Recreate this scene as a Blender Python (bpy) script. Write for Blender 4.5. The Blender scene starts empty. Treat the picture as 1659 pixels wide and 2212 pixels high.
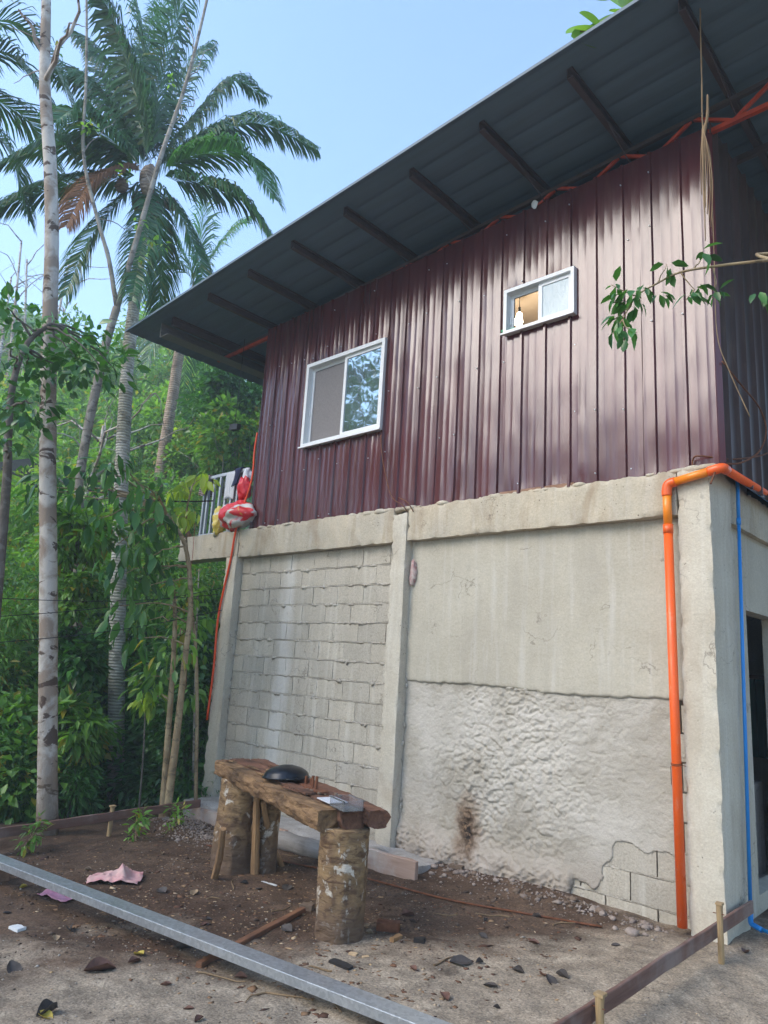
import bpy, bmesh, math, random
import numpy as np
from mathutils import Vector, Matrix

random.seed(7)
rng = np.random.default_rng(11)
scn = bpy.context.scene
col = scn.collection

# ------------------------------------------------------------------ camera
RC = np.array([[0.7350595, 0.0994031, 0.6706762],
               [0.6755263, -0.1918420, -0.7119417],
               [0.0578946, 0.9763789, -0.2081647]])
CP = np.array([1.780, -5.443, 1.670])
cam = bpy.data.cameras.new('camera')
cam.sensor_fit = 'HORIZONTAL'; cam.sensor_width = 36.0; cam.lens = 0.9291 * 36.0
cam.clip_start = 0.05; cam.clip_end = 600
camo = bpy.data.objects.new('camera', cam)
M = Matrix([[*RC[0], CP[0]], [*RC[1], CP[1]], [*RC[2], CP[2]], [0, 0, 0, 1]])
camo.matrix_world = M
col.objects.link(camo); scn.camera = camo

# ------------------------------------------------------------------ sky and sun
SUN_EL, SUN_AZ = math.radians(38), math.radians(206)     # azimuth clockwise from +Y
world = bpy.data.worlds.new('World'); scn.world = world; world.use_nodes = True
wn = world.node_tree.nodes; wl = world.node_tree.links
for n in list(wn): wn.remove(n)
sky = wn.new('ShaderNodeTexSky'); sky.sky_type = 'NISHITA'; sky.sun_disc = False
sky.sun_elevation = SUN_EL; sky.sun_rotation = SUN_AZ
sky.air_density = 1.0; sky.dust_density = 0.4; sky.ozone_density = 2.0; sky.altitude = 100
bg = wn.new('ShaderNodeBackground'); bg.inputs['Strength'].default_value = 0.15
wo = wn.new('ShaderNodeOutputWorld')
wl.new(sky.outputs[0], bg.inputs[0]); wl.new(bg.outputs[0], wo.inputs[0])
sl = bpy.data.lights.new('sun', 'SUN'); sl.energy = 1.4; sl.angle = math.radians(40); sl.color = (1.0, 0.89, 0.73)
so = bpy.data.objects.new('sun', sl); col.objects.link(so)
sd = Vector((math.sin(SUN_AZ) * math.cos(SUN_EL), math.cos(SUN_AZ) * math.cos(SUN_EL), math.sin(SUN_EL)))
so.rotation_euler = sd.to_track_quat('Z', 'Y').to_euler()
so.location = (0, -10, 20)

scn.view_settings.view_transform = 'Standard'; scn.view_settings.look = 'None'
scn.view_settings.gamma = 1.0; scn.view_settings.exposure = 1.75
scn.render.engine = 'CYCLES'
scn.cycles.max_bounces = 6; scn.cycles.diffuse_bounces = 3; scn.cycles.glossy_bounces = 3
scn.cycles.transmission_bounces = 4; scn.cycles.transparent_max_bounces = 6; scn.cycles.volume_bounces = 0
scn.cycles.use_denoising = True; scn.cycles.caustics_reflective = False; scn.cycles.caustics_refractive = False

# ------------------------------------------------------------------ pixel tools (pixels of a 1659 x 2212 view of the photo)
FPX = 0.9291 * 1659
def ray(u, v):
    d = RC @ np.array([u - 829.5, -(v - 1106.0), -FPX]); return d / np.linalg.norm(d)
def ony(u, v, y=0.0):
    d = ray(u, v); return CP + d * ((y - CP[1]) / d[1])
def onx(u, v, x=0.0):
    d = ray(u, v); return CP + d * ((x - CP[0]) / d[0])
def onz(u, v, z=0.0):
    d = ray(u, v); return CP + d * ((z - CP[2]) / d[2])
def atd(u, v, dist):
    """point at horizontal distance dist along a pixel's ray"""
    d = ray(u, v); return CP + d * (dist / math.hypot(d[0], d[1]))

# ------------------------------------------------------------------ noise
def _h(i, j, k, s):
    n = (i * 374761393 + j * 668265263 + k * 2147483647 + s * 1274126177) & 0xffffffff
    n = ((n ^ (n >> 13)) * 1274126177) & 0xffffffff
    n = (n ^ (n >> 16)) & 0xffffffff
    return n / 4294967295.0 * 2 - 1
def vn(p, seed=0):
    p = np.asarray(p, float); f = np.floor(p); t = p - f; t = t * t * (3 - 2 * t)
    i = f.astype(np.int64); x, y, z = i[..., 0], i[..., 1], i[..., 2]; a, b, c = t[..., 0], t[..., 1], t[..., 2]
    def L(u, v, w): return u + (v - u) * w
    return L(L(L(_h(x, y, z, seed), _h(x+1, y, z, seed), a), L(_h(x, y+1, z, seed), _h(x+1, y+1, z, seed), a), b),
             L(L(_h(x, y, z+1, seed), _h(x+1, y, z+1, seed), a), L(_h(x, y+1, z+1, seed), _h(x+1, y+1, z+1, seed), a), b), c)
def fbm(p, o=4, seed=0):
    p = np.asarray(p, float); r = 0; a = 1.0; t = 0
    for k in range(o):
        r = r + a * vn(p * (2 ** k) + 17.3 * k, seed + k); t += a; a *= 0.5
    return r / t
def sstep(a, b, x):
    t = np.clip((x - a) / (b - a), 0, 1); return t * t * (3 - 2 * t)

def ground_z(x, y):
    x = np.asarray(x, float); y = np.asarray(y, float)
    z = 0.036 * np.clip(x, -5.6, 0.0)
    s = -x * 0.92 + y * 0.28                       # distance towards the hill
    z = z - 1.1 * sstep(5.4, 8.5, s) - 1.0 * sstep(8, 15, s)
    z = z + 0.55 * np.clip(s - 19, 0, 20) + 0.62 * np.clip(s - 39, 0, 31) - 0.05 * np.clip(s - 70, 0, 200)
    p = np.stack([x * 0.06, y * 0.06, 0 * x], -1)
    z = z + sstep(22, 45, s) * 4.0 * fbm(p, 3, 5)
    return z
def atg(u, v):
    d = ray(u, v); t = 0.5
    for _ in range(4000):
        p = CP + d * t
        if p[2] <= float(ground_z(p[0], p[1])): break
        t += 0.01
    p[2] = float(ground_z(p[0], p[1])); return p

# ------------------------------------------------------------------ mesh helpers
class MB:
    def __init__(s): s.v = []; s.f = []
    def add(s, V, F):
        o = len(s.v); s.v += [tuple(map(float, p)) for p in V]; s.f += [tuple(i + o for i in f) for f in F]; return s
    def box(s, x0, x1, y0, y1, z0, z1):
        return s.add([(x0,y0,z0),(x1,y0,z0),(x1,y1,z0),(x0,y1,z0),(x0,y0,z1),(x1,y0,z1),(x1,y1,z1),(x0,y1,z1)],
                     [(0,3,2,1),(4,5,6,7),(0,1,5,4),(1,2,6,5),(2,3,7,6),(3,0,4,7)])
    def beam(s, a, b, w, h, up=(0,0,1), seg=1, wob=0.0, sd=0):
        """rectangular bar from a to b; w across, h along up"""
        a = np.array(a, float); b = np.array(b, float); d = b - a; L = np.linalg.norm(d); d /= L
        up = np.array(up, float); side = np.cross(d, up); side /= np.linalg.norm(side); up = np.cross(side, d)
        rs = np.random.default_rng(sd + 1); V = []
        for k in range(seg + 1):
            c = a + (b - a) * k / seg + (rs.normal(size=3) * wob if 0 < k < seg else 0)
            for (i, j) in ((-1,-1),(1,-1),(1,1),(-1,1)):
                V.append(c + side * i * w / 2 + up * j * h / 2 + rs.normal(size=3) * wob * 0.6)
        F = [(3,2,1,0)]
        for k in range(seg):
            for q in range(4):
                F.append((4*k+q, 4*k+(q+1)%4, 4*k+4+(q+1)%4, 4*k+4+q))
        o = 4 * seg; F.append((o, o+1, o+2, o+3))
        return s.add(V, F)
    def tube(s, pts, r, n=8, cap=True, rough=0.0, sd=0, flat=1.0):
        pts = [np.array(p, float) for p in pts]; m = len(pts)
        if not hasattr(r, '__len__'): r = [r] * m
        rs = np.random.default_rng(sd + 3)
        V = []; F = []; ref = None
        for k in range(m):
            d = pts[min(k+1, m-1)] - pts[max(k-1, 0)]; d /= (np.linalg.norm(d) + 1e-9)
            if ref is None:
                ref = np.array([0, 0, 1.0]) if abs(d[2]) < 0.9 else np.array([1.0, 0, 0])
            a = np.cross(d, ref); a /= np.linalg.norm(a); b = np.cross(a, d); ref = b
            for q in range(n):
                t = 2 * math.pi * q / n; rr = r[k] * (1 + (rs.normal() * rough if rough else 0))
                V.append(pts[k] + (a * math.cos(t) + b * math.sin(t) * flat) * rr)
        for k in range(m - 1):
            for q in range(n):
                F.append((k*n+q, k*n+(q+1)%n, (k+1)*n+(q+1)%n, (k+1)*n+q))
        if cap: F.append(tuple(range(n-1, -1, -1))); F.append(tuple((m-1)*n + q for q in range(n)))
        return s.add(V, F)
    def build(s, name, mat, parent=None, smooth=False):
        return mesh_obj(name, np.array(s.v, float), s.f, mat, parent, smooth)

def loc_of(parent):
    p = Vector((0, 0, 0))
    while parent is not None: p = p + parent.location; parent = parent.parent
    return np.array(p)
def mesh_data(name, V, F, mat, smooth=False):
    me = bpy.data.meshes.new(name)
    if isinstance(F, np.ndarray):
        V = np.asarray(V, np.float32); m, k = F.shape
        me.vertices.add(len(V)); me.vertices.foreach_set('co', V.ravel())
        me.loops.add(m * k); me.loops.foreach_set('vertex_index', F.astype(np.int32).ravel())
        me.polygons.add(m); me.polygons.foreach_set('loop_start', np.arange(0, m * k, k, dtype=np.int32))
        me.polygons.foreach_set('loop_total', np.full(m, k, np.int32))
        me.update(calc_edges=True)
    else:
        me.from_pydata([tuple(p) for p in V], [], F); me.update()
    if smooth: me.polygons.foreach_set('use_smooth', np.ones(len(me.polygons), bool))
    if mat: me.materials.append(mat)
    return me
def link(name, me, parent=None, loc=(0, 0, 0)):
    o = bpy.data.objects.new(name, me); col.objects.link(o); o.parent = parent; o.location = loc; return o
def mesh_obj(name, V, F, mat, parent=None, smooth=False):
    """V in world metres; the mesh hangs under its parent at its own place, its origin at the foot of the piece"""
    V = np.asarray(V, float); lo, hi = V.min(0), V.max(0)
    org = np.array([(lo[0]+hi[0])/2, (lo[1]+hi[1])/2, lo[2]])
    me = mesh_data(name, V - org, F, mat, smooth)
    return link(name, me, parent, tuple(org - loc_of(parent)))
def thing(name, loc, label, cat, group=None):
    o = bpy.data.objects.new(name, None); o.empty_display_size = 0.2; col.objects.link(o); o.location = tuple(map(float, loc))
    return tag(o, label, cat, group)
def tag(o, label, cat, group=None):
    o['label'] = label; o['category'] = cat
    if group: o['group'] = group
    return o
def kind(o, k): o['kind'] = k; return o
def grid_faces(nu, nv):
    i = np.arange(nu - 1)[:, None]; j = np.arange(nv - 1)[None, :]
    a = i * nv + j; return np.stack([a, a + nv, a + nv + 1, a + 1], -1).reshape(-1, 4)

def rough_box(b, step, amp, seed=0, edge=0.0, fine=0.0):
    """box of gridded faces pushed about by noise in space, edges worn by chips; b = x0,x1,y0,y1,z0,z1"""
    lo = np.array(b[0::2], float); hi = np.array(b[1::2], float); VV = []; FF = []; o = 0
    for ax in range(3):
        u, v = [(1, 2), (2, 0), (0, 1)][ax]
        nu = max(2, int((hi[u]-lo[u]) / step) + 1); nv = max(2, int((hi[v]-lo[v]) / step) + 1)
        U, W = np.meshgrid(np.linspace(lo[u], hi[u], nu), np.linspace(lo[v], hi[v], nv), indexing='ij')
        for sgn in (0, 1):
            P = np.zeros((nu * nv, 3)); P[:, u] = U.ravel(); P[:, v] = W.ravel(); P[:, ax] = hi[ax] if sgn else lo[ax]
            F = grid_faces(nu, nv)
            if not sgn: F = F[:, ::-1]
            VV.append(P); FF.append(F + o); o += nu * nv
    P = np.concatenate(VV); c = (lo + hi) / 2
    q = P / 0.22
    D = np.stack([fbm(q + 3.1, 3, seed), fbm(q + 9.7, 3, seed + 9), fbm(q + 21.3, 3, seed + 19)], -1) * amp
    if fine: D += np.stack([vn(P / 0.02, seed + 2), vn(P / 0.02 + 7, seed + 3), vn(P / 0.02 + 5, seed + 4)], -1) * fine
    if edge:
        dist = np.sort(np.minimum(P - lo, hi - P), axis=1)       # nearest two face distances: 0,0 on an edge
        near = np.exp(-(dist[:, 1] / 0.025) ** 2)
        ch = np.clip(fbm(P / 0.07, 3, seed + 31) + 0.15, 0, 1) * edge * near
        n = (c - P); n = n / (hi - lo) * 2; n[:, :] = np.sign(n) * (np.abs(n) > 0.8)
        D += n * ch[:, None]
    return P + D, np.concatenate(FF)

# ------------------------------------------------------------------ materials
def mat_new(name):
    m = bpy.data.materials.new(name); m.use_nodes = True; nt = m.node_tree
    return m, nt, nt.nodes['Principled BSDF']
class NT:
    """small node-writing helper"""
    def __init__(s, nt): s.t = nt; s.geo = None
    def n(s, t, **k):
        x = s.t.nodes.new(t)
        for a, b in k.items(): setattr(x, a, b)
        return x
    def l(s, a, b): s.t.links.new(a, b)
    def pos(s, scale=(1, 1, 1)):
        if s.geo is None: s.geo = s.n('ShaderNodeNewGeometry')
        mp = s.n('ShaderNodeMapping'); mp.inputs['Scale'].default_value = scale
        s.l(s.geo.outputs['Position'], mp.inputs[0]); return mp.outputs[0]
    def objpos(s, scale=(1, 1, 1)):
        tc = s.n('ShaderNodeTexCoord'); mp = s.n('ShaderNodeMapping'); mp.inputs['Scale'].default_value = scale
        s.l(tc.outputs['Object'], mp.inputs[0]); return mp.outputs[0]
    def noise(s, vec, scale, detail=4, rough=0.55, dist=0.0):
        x = s.n('ShaderNodeTexNoise'); x.inputs['Scale'].default_value = scale; x.inputs['Detail'].default_value = detail
        x.inputs['Roughness'].default_value = rough; x.inputs['Distortion'].default_value = dist; s.l(vec, x.inputs['Vector']); return x.outputs['Fac']
    def voro(s, vec, scale, feat='F1', out='Distance'):
        x = s.n('ShaderNodeTexVoronoi', feature=feat); x.inputs['Scale'].default_value = scale; s.l(vec, x.inputs['Vector']); return x.outputs[out]
    def ramp(s, f, *stops):
        r = s.n('ShaderNodeValToRGB'); e = r.color_ramp.elements
        while len(e) < len(stops): e.new(0.5)
        for el, (p, c) in zip(e, stops):
            el.position = p; el.color = (c, c, c, 1) if not hasattr(c, '__len__') else (*c, 1)
        s.l(f, r.inputs[0]); return r.outputs[0]
    def mix(s, f, a, b, mode='MIX'):
        m = s.n('ShaderNodeMix', data_type='RGBA', blend_type=mode)
        for val, i in ((f, 0), (a, 6), (b, 7)):
            if hasattr(val, 'default_value') or hasattr(val, 'is_linked'): s.l(val, m.inputs[i])
            elif i == 0: m.inputs[0].default_value = val
            else: m.inputs[i].default_value = (*val, 1)
        return m.outputs[2]
    def math(s, op, a, b=0.5):
        m = s.n('ShaderNodeMath', operation=op)
        for val, i in ((a, 0), (b, 1)):
            if hasattr(val, 'is_linked'): s.l(val, m.inputs[i])
            else: m.inputs[i].default_value = val
        return m.outputs[0]
    def bump(s, h, strength, dist, prev=None):
        b = s.n('ShaderNodeBump'); b.inputs['Strength'].default_value = strength; b.inputs['Distance'].default_value = dist
        s.l(h, b.inputs['Height'])
        if prev: s.l(prev, b.inputs['Normal'])
        return b.outputs[0]

def concrete(name, c1, c2, stain=(0.20, 0.16, 0.12), stain_amt=0.5, pits=0.35, streak=0.3, streakc=(0.6, 0.58, 0.55), bumpd=0.004, grain=1.0, crack=0.6):
    m, nt, p = mat_new(name); N = NT(nt)
    big = N.noise(N.pos(), 1.7, 5, 0.6, 0.4)
    base = N.mix(N.ramp(big, (0.35, 0), (0.65, 1)), c1, c2)
    fine = N.noise(N.pos(), 60, 3, 0.7)
    base = N.mix(min(1.0, 0.20 * grain), base, N.mix(N.ramp(fine, (0.3, 0), (0.7, 1)), (0.16, 0.15, 0.14), (0.78, 0.76, 0.73)), 'OVERLAY')
    st = N.noise(N.pos((7, 7, 0.45)), 1.6, 4, 0.6)
    base = N.mix(N.math('MULTIPLY', N.ramp(st, (0.52, 0), (0.72, 1)), streak), base, streakc)
    sn = N.noise(N.pos((3, 3, 0.8)), 1.3, 5, 0.65, 0.6)
    base = N.mix(N.math('MULTIPLY', N.ramp(sn, (0.50, 0), (0.70, 1)), stain_amt), base, stain)
    pv = N.voro(N.pos(), 30); pm = N.noise(N.pos(), 4.5, 3)
    pit = N.math('MULTIPLY', N.ramp(pv, (0.10, 1), (0.22, 0)), N.ramp(pm, (0.55, 0), (0.66, 1)))
    base = N.mix(N.math('MULTIPLY', pit, pits), base, (0.07, 0.05, 0.04))
    if crack:
        wv_ = N.n('ShaderNodeVectorMath', operation='ADD'); nz_ = N.n('ShaderNodeTexNoise'); nz_.inputs['Scale'].default_value = 3.0; nz_.inputs['Detail'].default_value = 5; N.l(N.pos(), nz_.inputs['Vector'])
        N.l(N.pos(), wv_.inputs[0]); N.l(nz_.outputs['Color'], wv_.inputs[1])
        ce_ = N.voro(wv_.outputs[0], 1.5, 'DISTANCE_TO_EDGE'); cm_ = N.math('MULTIPLY', N.ramp(ce_, (0.0, 1), (0.012, 0)), N.ramp(N.noise(N.pos(), 1.9, 3), (0.52, 0), (0.6, 1)))
        base = N.mix(N.math('MULTIPLY', cm_, crack), base, (0.10, 0.08, 0.065))
    if 'block' in name:
        sx_ = N.n('ShaderNodeSeparateXYZ'); N.l(N.pos(), sx_.inputs[0])
        dx_ = N.math('ABSOLUTE', N.math('ADD', N.math('ADD', sx_.outputs[0], 4.95), N.math('MULTIPLY', N.math('SUBTRACT', N.noise(N.pos((3, 3, 0.8)), 1.5, 4), 0.5), 0.35)))
        base = N.mix(N.math('MULTIPLY', N.ramp(dx_, (0.05, 1), (0.17, 0)), 0.55), base, (0.66, 0.64, 0.60))
        oi = N.n('ShaderNodeObjectInfo'); base = N.mix(1.0, base, N.ramp(oi.outputs['Random'], (0.0, (0.92, 0.92, 0.92)), (1.0, (1.06, 1.05, 1.03))), 'MULTIPLY')
    N.l(base, p.inputs['Base Color']); p.inputs['Roughness'].default_value = 0.9; p.inputs['Specular IOR Level'].default_value = 0.25
    b = N.bump(N.noise(N.pos(), 22, 6, 0.7), 0.9, bumpd * 1.8)
    b = N.bump(N.math('MULTIPLY', pit, -1.0), 0.6 if pits > 0 else 0.0, 0.01, b)
    N.l(b, p.inputs['Normal'])
    return m
def simple(name, c, rough=0.6, metal=0.0, var=0.25, scale=12.0, bump=0.0, spec=0.4, c2=None, stretch=(1, 1, 1), emit=None):
    m, nt, p = mat_new(name); N = NT(nt)
    c2 = c2 or tuple(x * (1 - var) for x in c)
    f = N.noise(N.pos(stretch), scale, 5, 0.6)
    N.l(N.mix(N.ramp(f, (0.35, 0), (0.65, 1)), c, c2), p.inputs['Base Color'])
    p.inputs['Roughness'].default_value = rough; p.inputs['Metallic'].default_value = metal; p.inputs['Specular IOR Level'].default_value = spec
    if bump: N.l(N.bump(N.noise(N.pos(stretch), scale * 2.5, 5, 0.65), 0.8, bump), p.inputs['Normal'])
    return m
def wood(name, c1, c2, axis=0, scale=1.0, bump=0.004, dirt=(0.05, 0.035, 0.025), dirt_amt=0.5, obj=False):
    m, nt, p = mat_new(name); N = NT(nt)
    st = [9.0, 9.0, 9.0]; st[axis] = 0.7
    vec = (N.objpos if obj else N.pos)(tuple(x * scale for x in st))
    g = N.noise(vec, 3.5, 6, 0.65, 0.8)
    base = N.mix(N.ramp(g, (0.3, 0), (0.7, 1)), c1, c2)
    d = N.noise((N.objpos if obj else N.pos)(), 3.1, 4, 0.6)
    base = N.mix(N.math('MULTIPLY', N.ramp(d, (0.5, 0), (0.68, 1)), dirt_amt), base, dirt)
    N.l(base, p.inputs['Base Color']); p.inputs['Roughness'].default_value = 0.85; p.inputs['Specular IOR Level'].default_value = 0.2
    N.l(N.bump(g, 0.9, bump), p.inputs['Normal']); return m
def leafmat(name, c1, c2, trans=0.35, yellow=None, rough=0.38, spec=0.5):
    m, nt, p = mat_new(name); N = NT(nt)
    g = N.n('ShaderNodeNewGeometry')
    c = N.mix(g.outputs['Random Per Island'], tuple(x * 0.75 for x in c1), tuple(x * 1.15 for x in c2))
    cl = N.noise(N.pos(), 0.9, 2)
    c = N.mix(N.math('MULTIPLY', N.ramp(cl, (0.45, 0), (0.7, 1)), 0.5), c, tuple(x * 1.6 for x in c2))
    if yellow:
        r = N.math('GREATER_THAN', g.outputs['Random Per Island'], 0.93)
        c = N.mix(r, c, yellow)
    N.l(c, p.inputs['Base Color']); p.inputs['Roughness'].default_value = rough; p.inputs['Specular IOR Level'].default_value = spec
    tr = N.n('ShaderNodeBsdfTranslucent'); N.l(N.mix(0.5, c, (0.30, 0.42, 0.05), 'SCREEN'), tr.inputs['Color'])
    tc = N.mix(1.0, c, (1.5, 1.7, 0.7), 'MULTIPLY'); N.l(tc, tr.inputs['Color'])
    ms = N.n('ShaderNodeMixShader'); ms.inputs[0].default_value = trans
    N.l(p.outputs[0], ms.inputs[1]); N.l(tr.outputs[0], ms.inputs[2])
    N.l(ms.outputs[0], nt.nodes['Material Output'].inputs[0]); return m
def bark(name, c1, c2, c3, rings=0.0, patch=0.5, scale=1.0, bump=0.012):
    """pale bark with lichen patches; rings across the stem when rings > 0"""
    m, nt, p = mat_new(name); N = NT(nt)
    a = N.noise(N.pos((1, 1, 1)), 3.2 * scale, 5, 0.6, 0.5)
    base = N.mix(N.ramp(a, (0.42, 0), (0.56, 1)), c1, c2)
    q = N.noise(N.pos((1.0, 1.0, 1.8)), 4.0 * scale, 5, 0.6, 0.7)
    base = N.mix(N.math('MULTIPLY', N.ramp(q, (0.56, 0), (0.60, 1)), patch), base, c3)
    h = N.noise(N.pos((1, 1, 0.6)), 16 * scale, 5, 0.7)
    if rings:
        wv = N.n('ShaderNodeTexWave', wave_type='BANDS', bands_direction='Z'); wv.inputs['Scale'].default_value = rings
        wv.inputs['Distortion'].default_value = 2.0; wv.inputs['Detail'].default_value = 2; N.l(N.pos(), wv.inputs['Vector'])
        base = N.mix(N.math('MULTIPLY', N.ramp(wv.outputs['Fac'], (0.0, 1), (0.3, 0)), 0.55), base, tuple(x * 0.35 for x in c1))
        h = N.math('ADD', h, wv.outputs['Fac'])
    N.l(base, p.inputs['Base Color']); p.inputs['Roughness'].default_value = 0.9; p.inputs['Specular IOR Level'].default_value = 0.2
    N.l(N.bump(h, 0.8, bump), p.inputs['Normal']); return m

MAT = {}
MAT['beam'] = concrete('weathered_concrete', (0.52, 0.455, 0.345), (0.42, 0.38, 0.305), stain=(0.30, 0.22, 0.14), stain_amt=0.65, pits=0.9, streak=0.25)
MAT['column'] = concrete('column_concrete', (0.57, 0.53, 0.44), (0.49, 0.445, 0.36), stain=(0.34, 0.27, 0.19), stain_amt=0.45, pits=0.7, streak=0.35, streakc=(0.68, 0.66, 0.60))
MAT['block'] = concrete('hollow_block', (0.48, 0.44, 0.37), (0.42, 0.385, 0.32), stain=(0.34, 0.30, 0.25), stain_amt=0.3, pits=0.15, streak=0.7, streakc=(0.58, 0.55, 0.48), bumpd=0.006, grain=1.6)
MAT['mortar'] = concrete('mortar', (0.52, 0.48, 0.41), (0.43, 0.39, 0.33), stain=(0.22, 0.18, 0.14), stain_amt=0.5, pits=0.3, streak=0.1, bumpd=0.012, grain=1.6)
MAT['plaster'] = concrete('smooth_plaster', (0.47, 0.435, 0.355), (0.42, 0.385, 0.31), stain=(0.33, 0.30, 0.25), stain_amt=0.4, pits=0.0, streak=0.5, streakc=(0.56, 0.545, 0.50), bumpd=0.003, grain=0.8)
MAT['footing'] = concrete('footing_concrete', (0.50, 0.48, 0.46), (0.36, 0.33, 0.30), pits=0.4, streak=0.1, bumpd=0.012, grain=1.4)

def rough_plaster_mat():
    m, nt, p = mat_new('rough_plaster'); N = NT(nt)
    a = N.noise(N.pos(), 1.6, 4, 0.6, 0.5)
    base = N.mix(N.ramp(a, (0.38, 0), (0.62, 1)), (0.53, 0.495, 0.435), (0.38, 0.345, 0.285))
    base = N.mix(0.3, base, N.mix(N.noise(N.pos(), 70, 3, 0.7), (0.15, 0.14, 0.13), (0.75, 0.74, 0.73)), 'OVERLAY')
    # pinkish damp at the foot of the wall
    sx = N.n('ShaderNodeSeparateXYZ'); N.l(N.pos(), sx.inputs[0])
    damp = N.math('MULTIPLY', N.ramp(N.math('ADD', sx.outputs[2], N.math('MULTIPLY', a, 0.5)), (0.30, 1), (0.60, 0)), 0.5)
    base = N.mix(damp, base, (0.36, 0.285, 0.235))
    # scorched patch left by a cooking fire
    vs = N.n('ShaderNodeVectorMath', operation='DISTANCE'); c = ony(1003, 1790, 0.06)
    sc = N.n('ShaderNodeVectorMath', operation='MULTIPLY'); sc.inputs[1].default_value = (1.7, 0.0, 0.85)
    N.l(N.pos(), sc.inputs[0]); N.l(sc.outputs[0], vs.inputs[0]); vs.inputs[1].default_value = (c[0] * 1.7, 0.0, c[2] * 0.85)
    dn = N.math('ADD', vs.outputs['Value'], N.math('MULTIPLY', N.math('SUBTRACT', N.noise(N.pos(), 11, 5, 0.7), 0.5), 0.34))
    base = N.mix(N.math('MULTIPLY', N.ramp(dn, (0.10, 1), (0.30, 0)), 0.85), base, (0.20, 0.115, 0.06))
    base = N.mix(N.math('MULTIPLY', N.ramp(dn, (0.05, 1), (0.20, 0)), N.ramp(N.noise(N.pos(), 26, 4, 0.7), (0.38, 0), (0.52, 1))), base, (0.025, 0.02, 0.018))
    N.l(base, p.inputs['Base Color']); p.inputs['Roughness'].default_value = 0.92; p.inputs['Specular IOR Level'].default_value = 0.2
    bb_ = N.bump(N.noise(N.pos(), 24, 6, 0.7), 0.9, 0.012); N.l(N.bump(N.noise(N.pos(), 75, 4, 0.7), 0.8, 0.004, bb_), p.inputs['Normal']); return m
MAT['rough_plaster'] = rough_plaster_mat()

def siding_mat(name, c1, c2, wear, wearc, rough, spec=0.75):
    m, nt, p = mat_new(name); N = NT(nt)
    a = N.noise(N.pos((2.5, 2.5, 0.5)), 1.5, 4, 0.55)
    base = N.mix(N.ramp(a, (0.35, 0), (0.65, 1)), c1, c2)
    w = N.noise(N.pos((7, 7, 0.8)), 1.3, 5, 0.65, 0.3)
    w2 = N.noise(N.pos((1, 1, 1)), 0.8, 3)
    msk = N.math('MULTIPLY', N.ramp(w, (0.50, 0), (0.78, 1)), N.ramp(w2, (0.46, 0), (0.62, 1)))
    base = N.mix(N.math('MULTIPLY', msk, wear), base, wearc)
    N.l(base, p.inputs['Base Color']); p.inputs['Specular IOR Level'].default_value = spec
    rr = N.noise(N.pos((3, 3, 0.7)), 2.2, 4); N.l(N.ramp(rr, (0.3, rough), (0.7, rough + 0.10)), p.inputs['Roughness'])
    N.l(N.bump(N.noise(N.pos((5, 5, 1.0)), 1.5, 3), 0.2, 0.008), p.inputs['Normal']); return m
MAT['siding'] = siding_mat('maroon_steel', (0.098, 0.021, 0.023), (0.068, 0.0145, 0.017), 0.34, (0.26, 0.19, 0.155), 0.15)
MAT['siding_old'] = siding_mat('weathered_maroon_steel', (0.075, 0.042, 0.038), (0.045, 0.030, 0.027), 0.6, (0.20, 0.13, 0.09), 0.5, 0.25)
MAT['roof'] = simple('roof_sheet_grey', (0.095, 0.15, 0.195), 0.55, 0.0, 0.2, 2.0, stretch=(0.3, 4, 1))
MAT['purlin'] = simple('primed_steel_brown', (0.075, 0.055, 0.055), 0.6, 0.0, 0.3, 6)
MAT['red'] = simple('red_oxide_steel', (0.55, 0.060, 0.02), 0.55, 0.0, 0.3, 8)
MAT['white_frame'] = simple('white_powder_coat', (0.72, 0.74, 0.75), 0.35, 0.0, 0.06, 5)
MAT['screen'] = simple('insect_screen', (0.20, 0.185, 0.185), 0.7, 0.0, 0.12, 90, c2=(0.15, 0.14, 0.14))
MAT['ply'] = wood('plywood', (0.52, 0.42, 0.32), (0.45, 0.35, 0.26), 0, 0.5, 0.001, dirt_amt=0.1)
MAT['dark_ply'] = wood('shaded_board', (0.16, 0.12, 0.09), (0.11, 0.08, 0.06), 0, 0.5, 0.001, dirt_amt=0.2)  # darkened copy of the plywood, the room's shade put into its colour
MAT['lumber'] = wood('sawn_lumber', (0.34, 0.20, 0.13), (0.22, 0.12, 0.08), 0, 1.0)
MAT['rail'] = simple('galvanised_railing', (0.50, 0.53, 0.56), 0.45, 0.4, 0.15, 9)
MAT['rust'] = simple('rusty_steel', (0.20, 0.075, 0.035), 0.85, 0.1, 0.45, 25, bump=0.002)
MAT['orange'] = simple('orange_pvc', (0.83, 0.115, 0.012), 0.32, 0.0, 0.08, 3, spec=0.5)
def scuff(m, c):
    nt = m.node_tree; N = NT(nt); p = nt.nodes['Principled BSDF']; src = p.inputs['Base Color'].links[0].from_socket
    f = N.math('MULTIPLY', N.ramp(N.noise(N.pos((6, 6, 2)), 5.0, 6, 0.75, 0.5), (0.58, 0), (0.70, 1)), 0.5); N.l(N.mix(f, src, c), p.inputs['Base Color'])
    N.l(N.ramp(N.noise(N.pos((4, 4, 1)), 4.0, 4), (0.3, 0.25), (0.7, 0.55)), p.inputs['Roughness'])
scuff(MAT['orange'], (0.62, 0.34, 0.22))
MAT['orange_light'] = simple('orange_pvc_light', (0.86, 0.24, 0.012), 0.32, 0.0, 0.05, 3, spec=0.5)
MAT['blue'] = simple('blue_water_pipe', (0.012, 0.24, 0.68), 0.35, 0.0, 0.1, 3, spec=0.5)
MAT['hose'] = simple('orange_red_hose', (0.80, 0.075, 0.015), 0.4, 0.0, 0.1, 5)
MAT['wire'] = simple('black_wire', (0.015, 0.016, 0.018), 0.5, 0, 0.2, 5)
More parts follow.
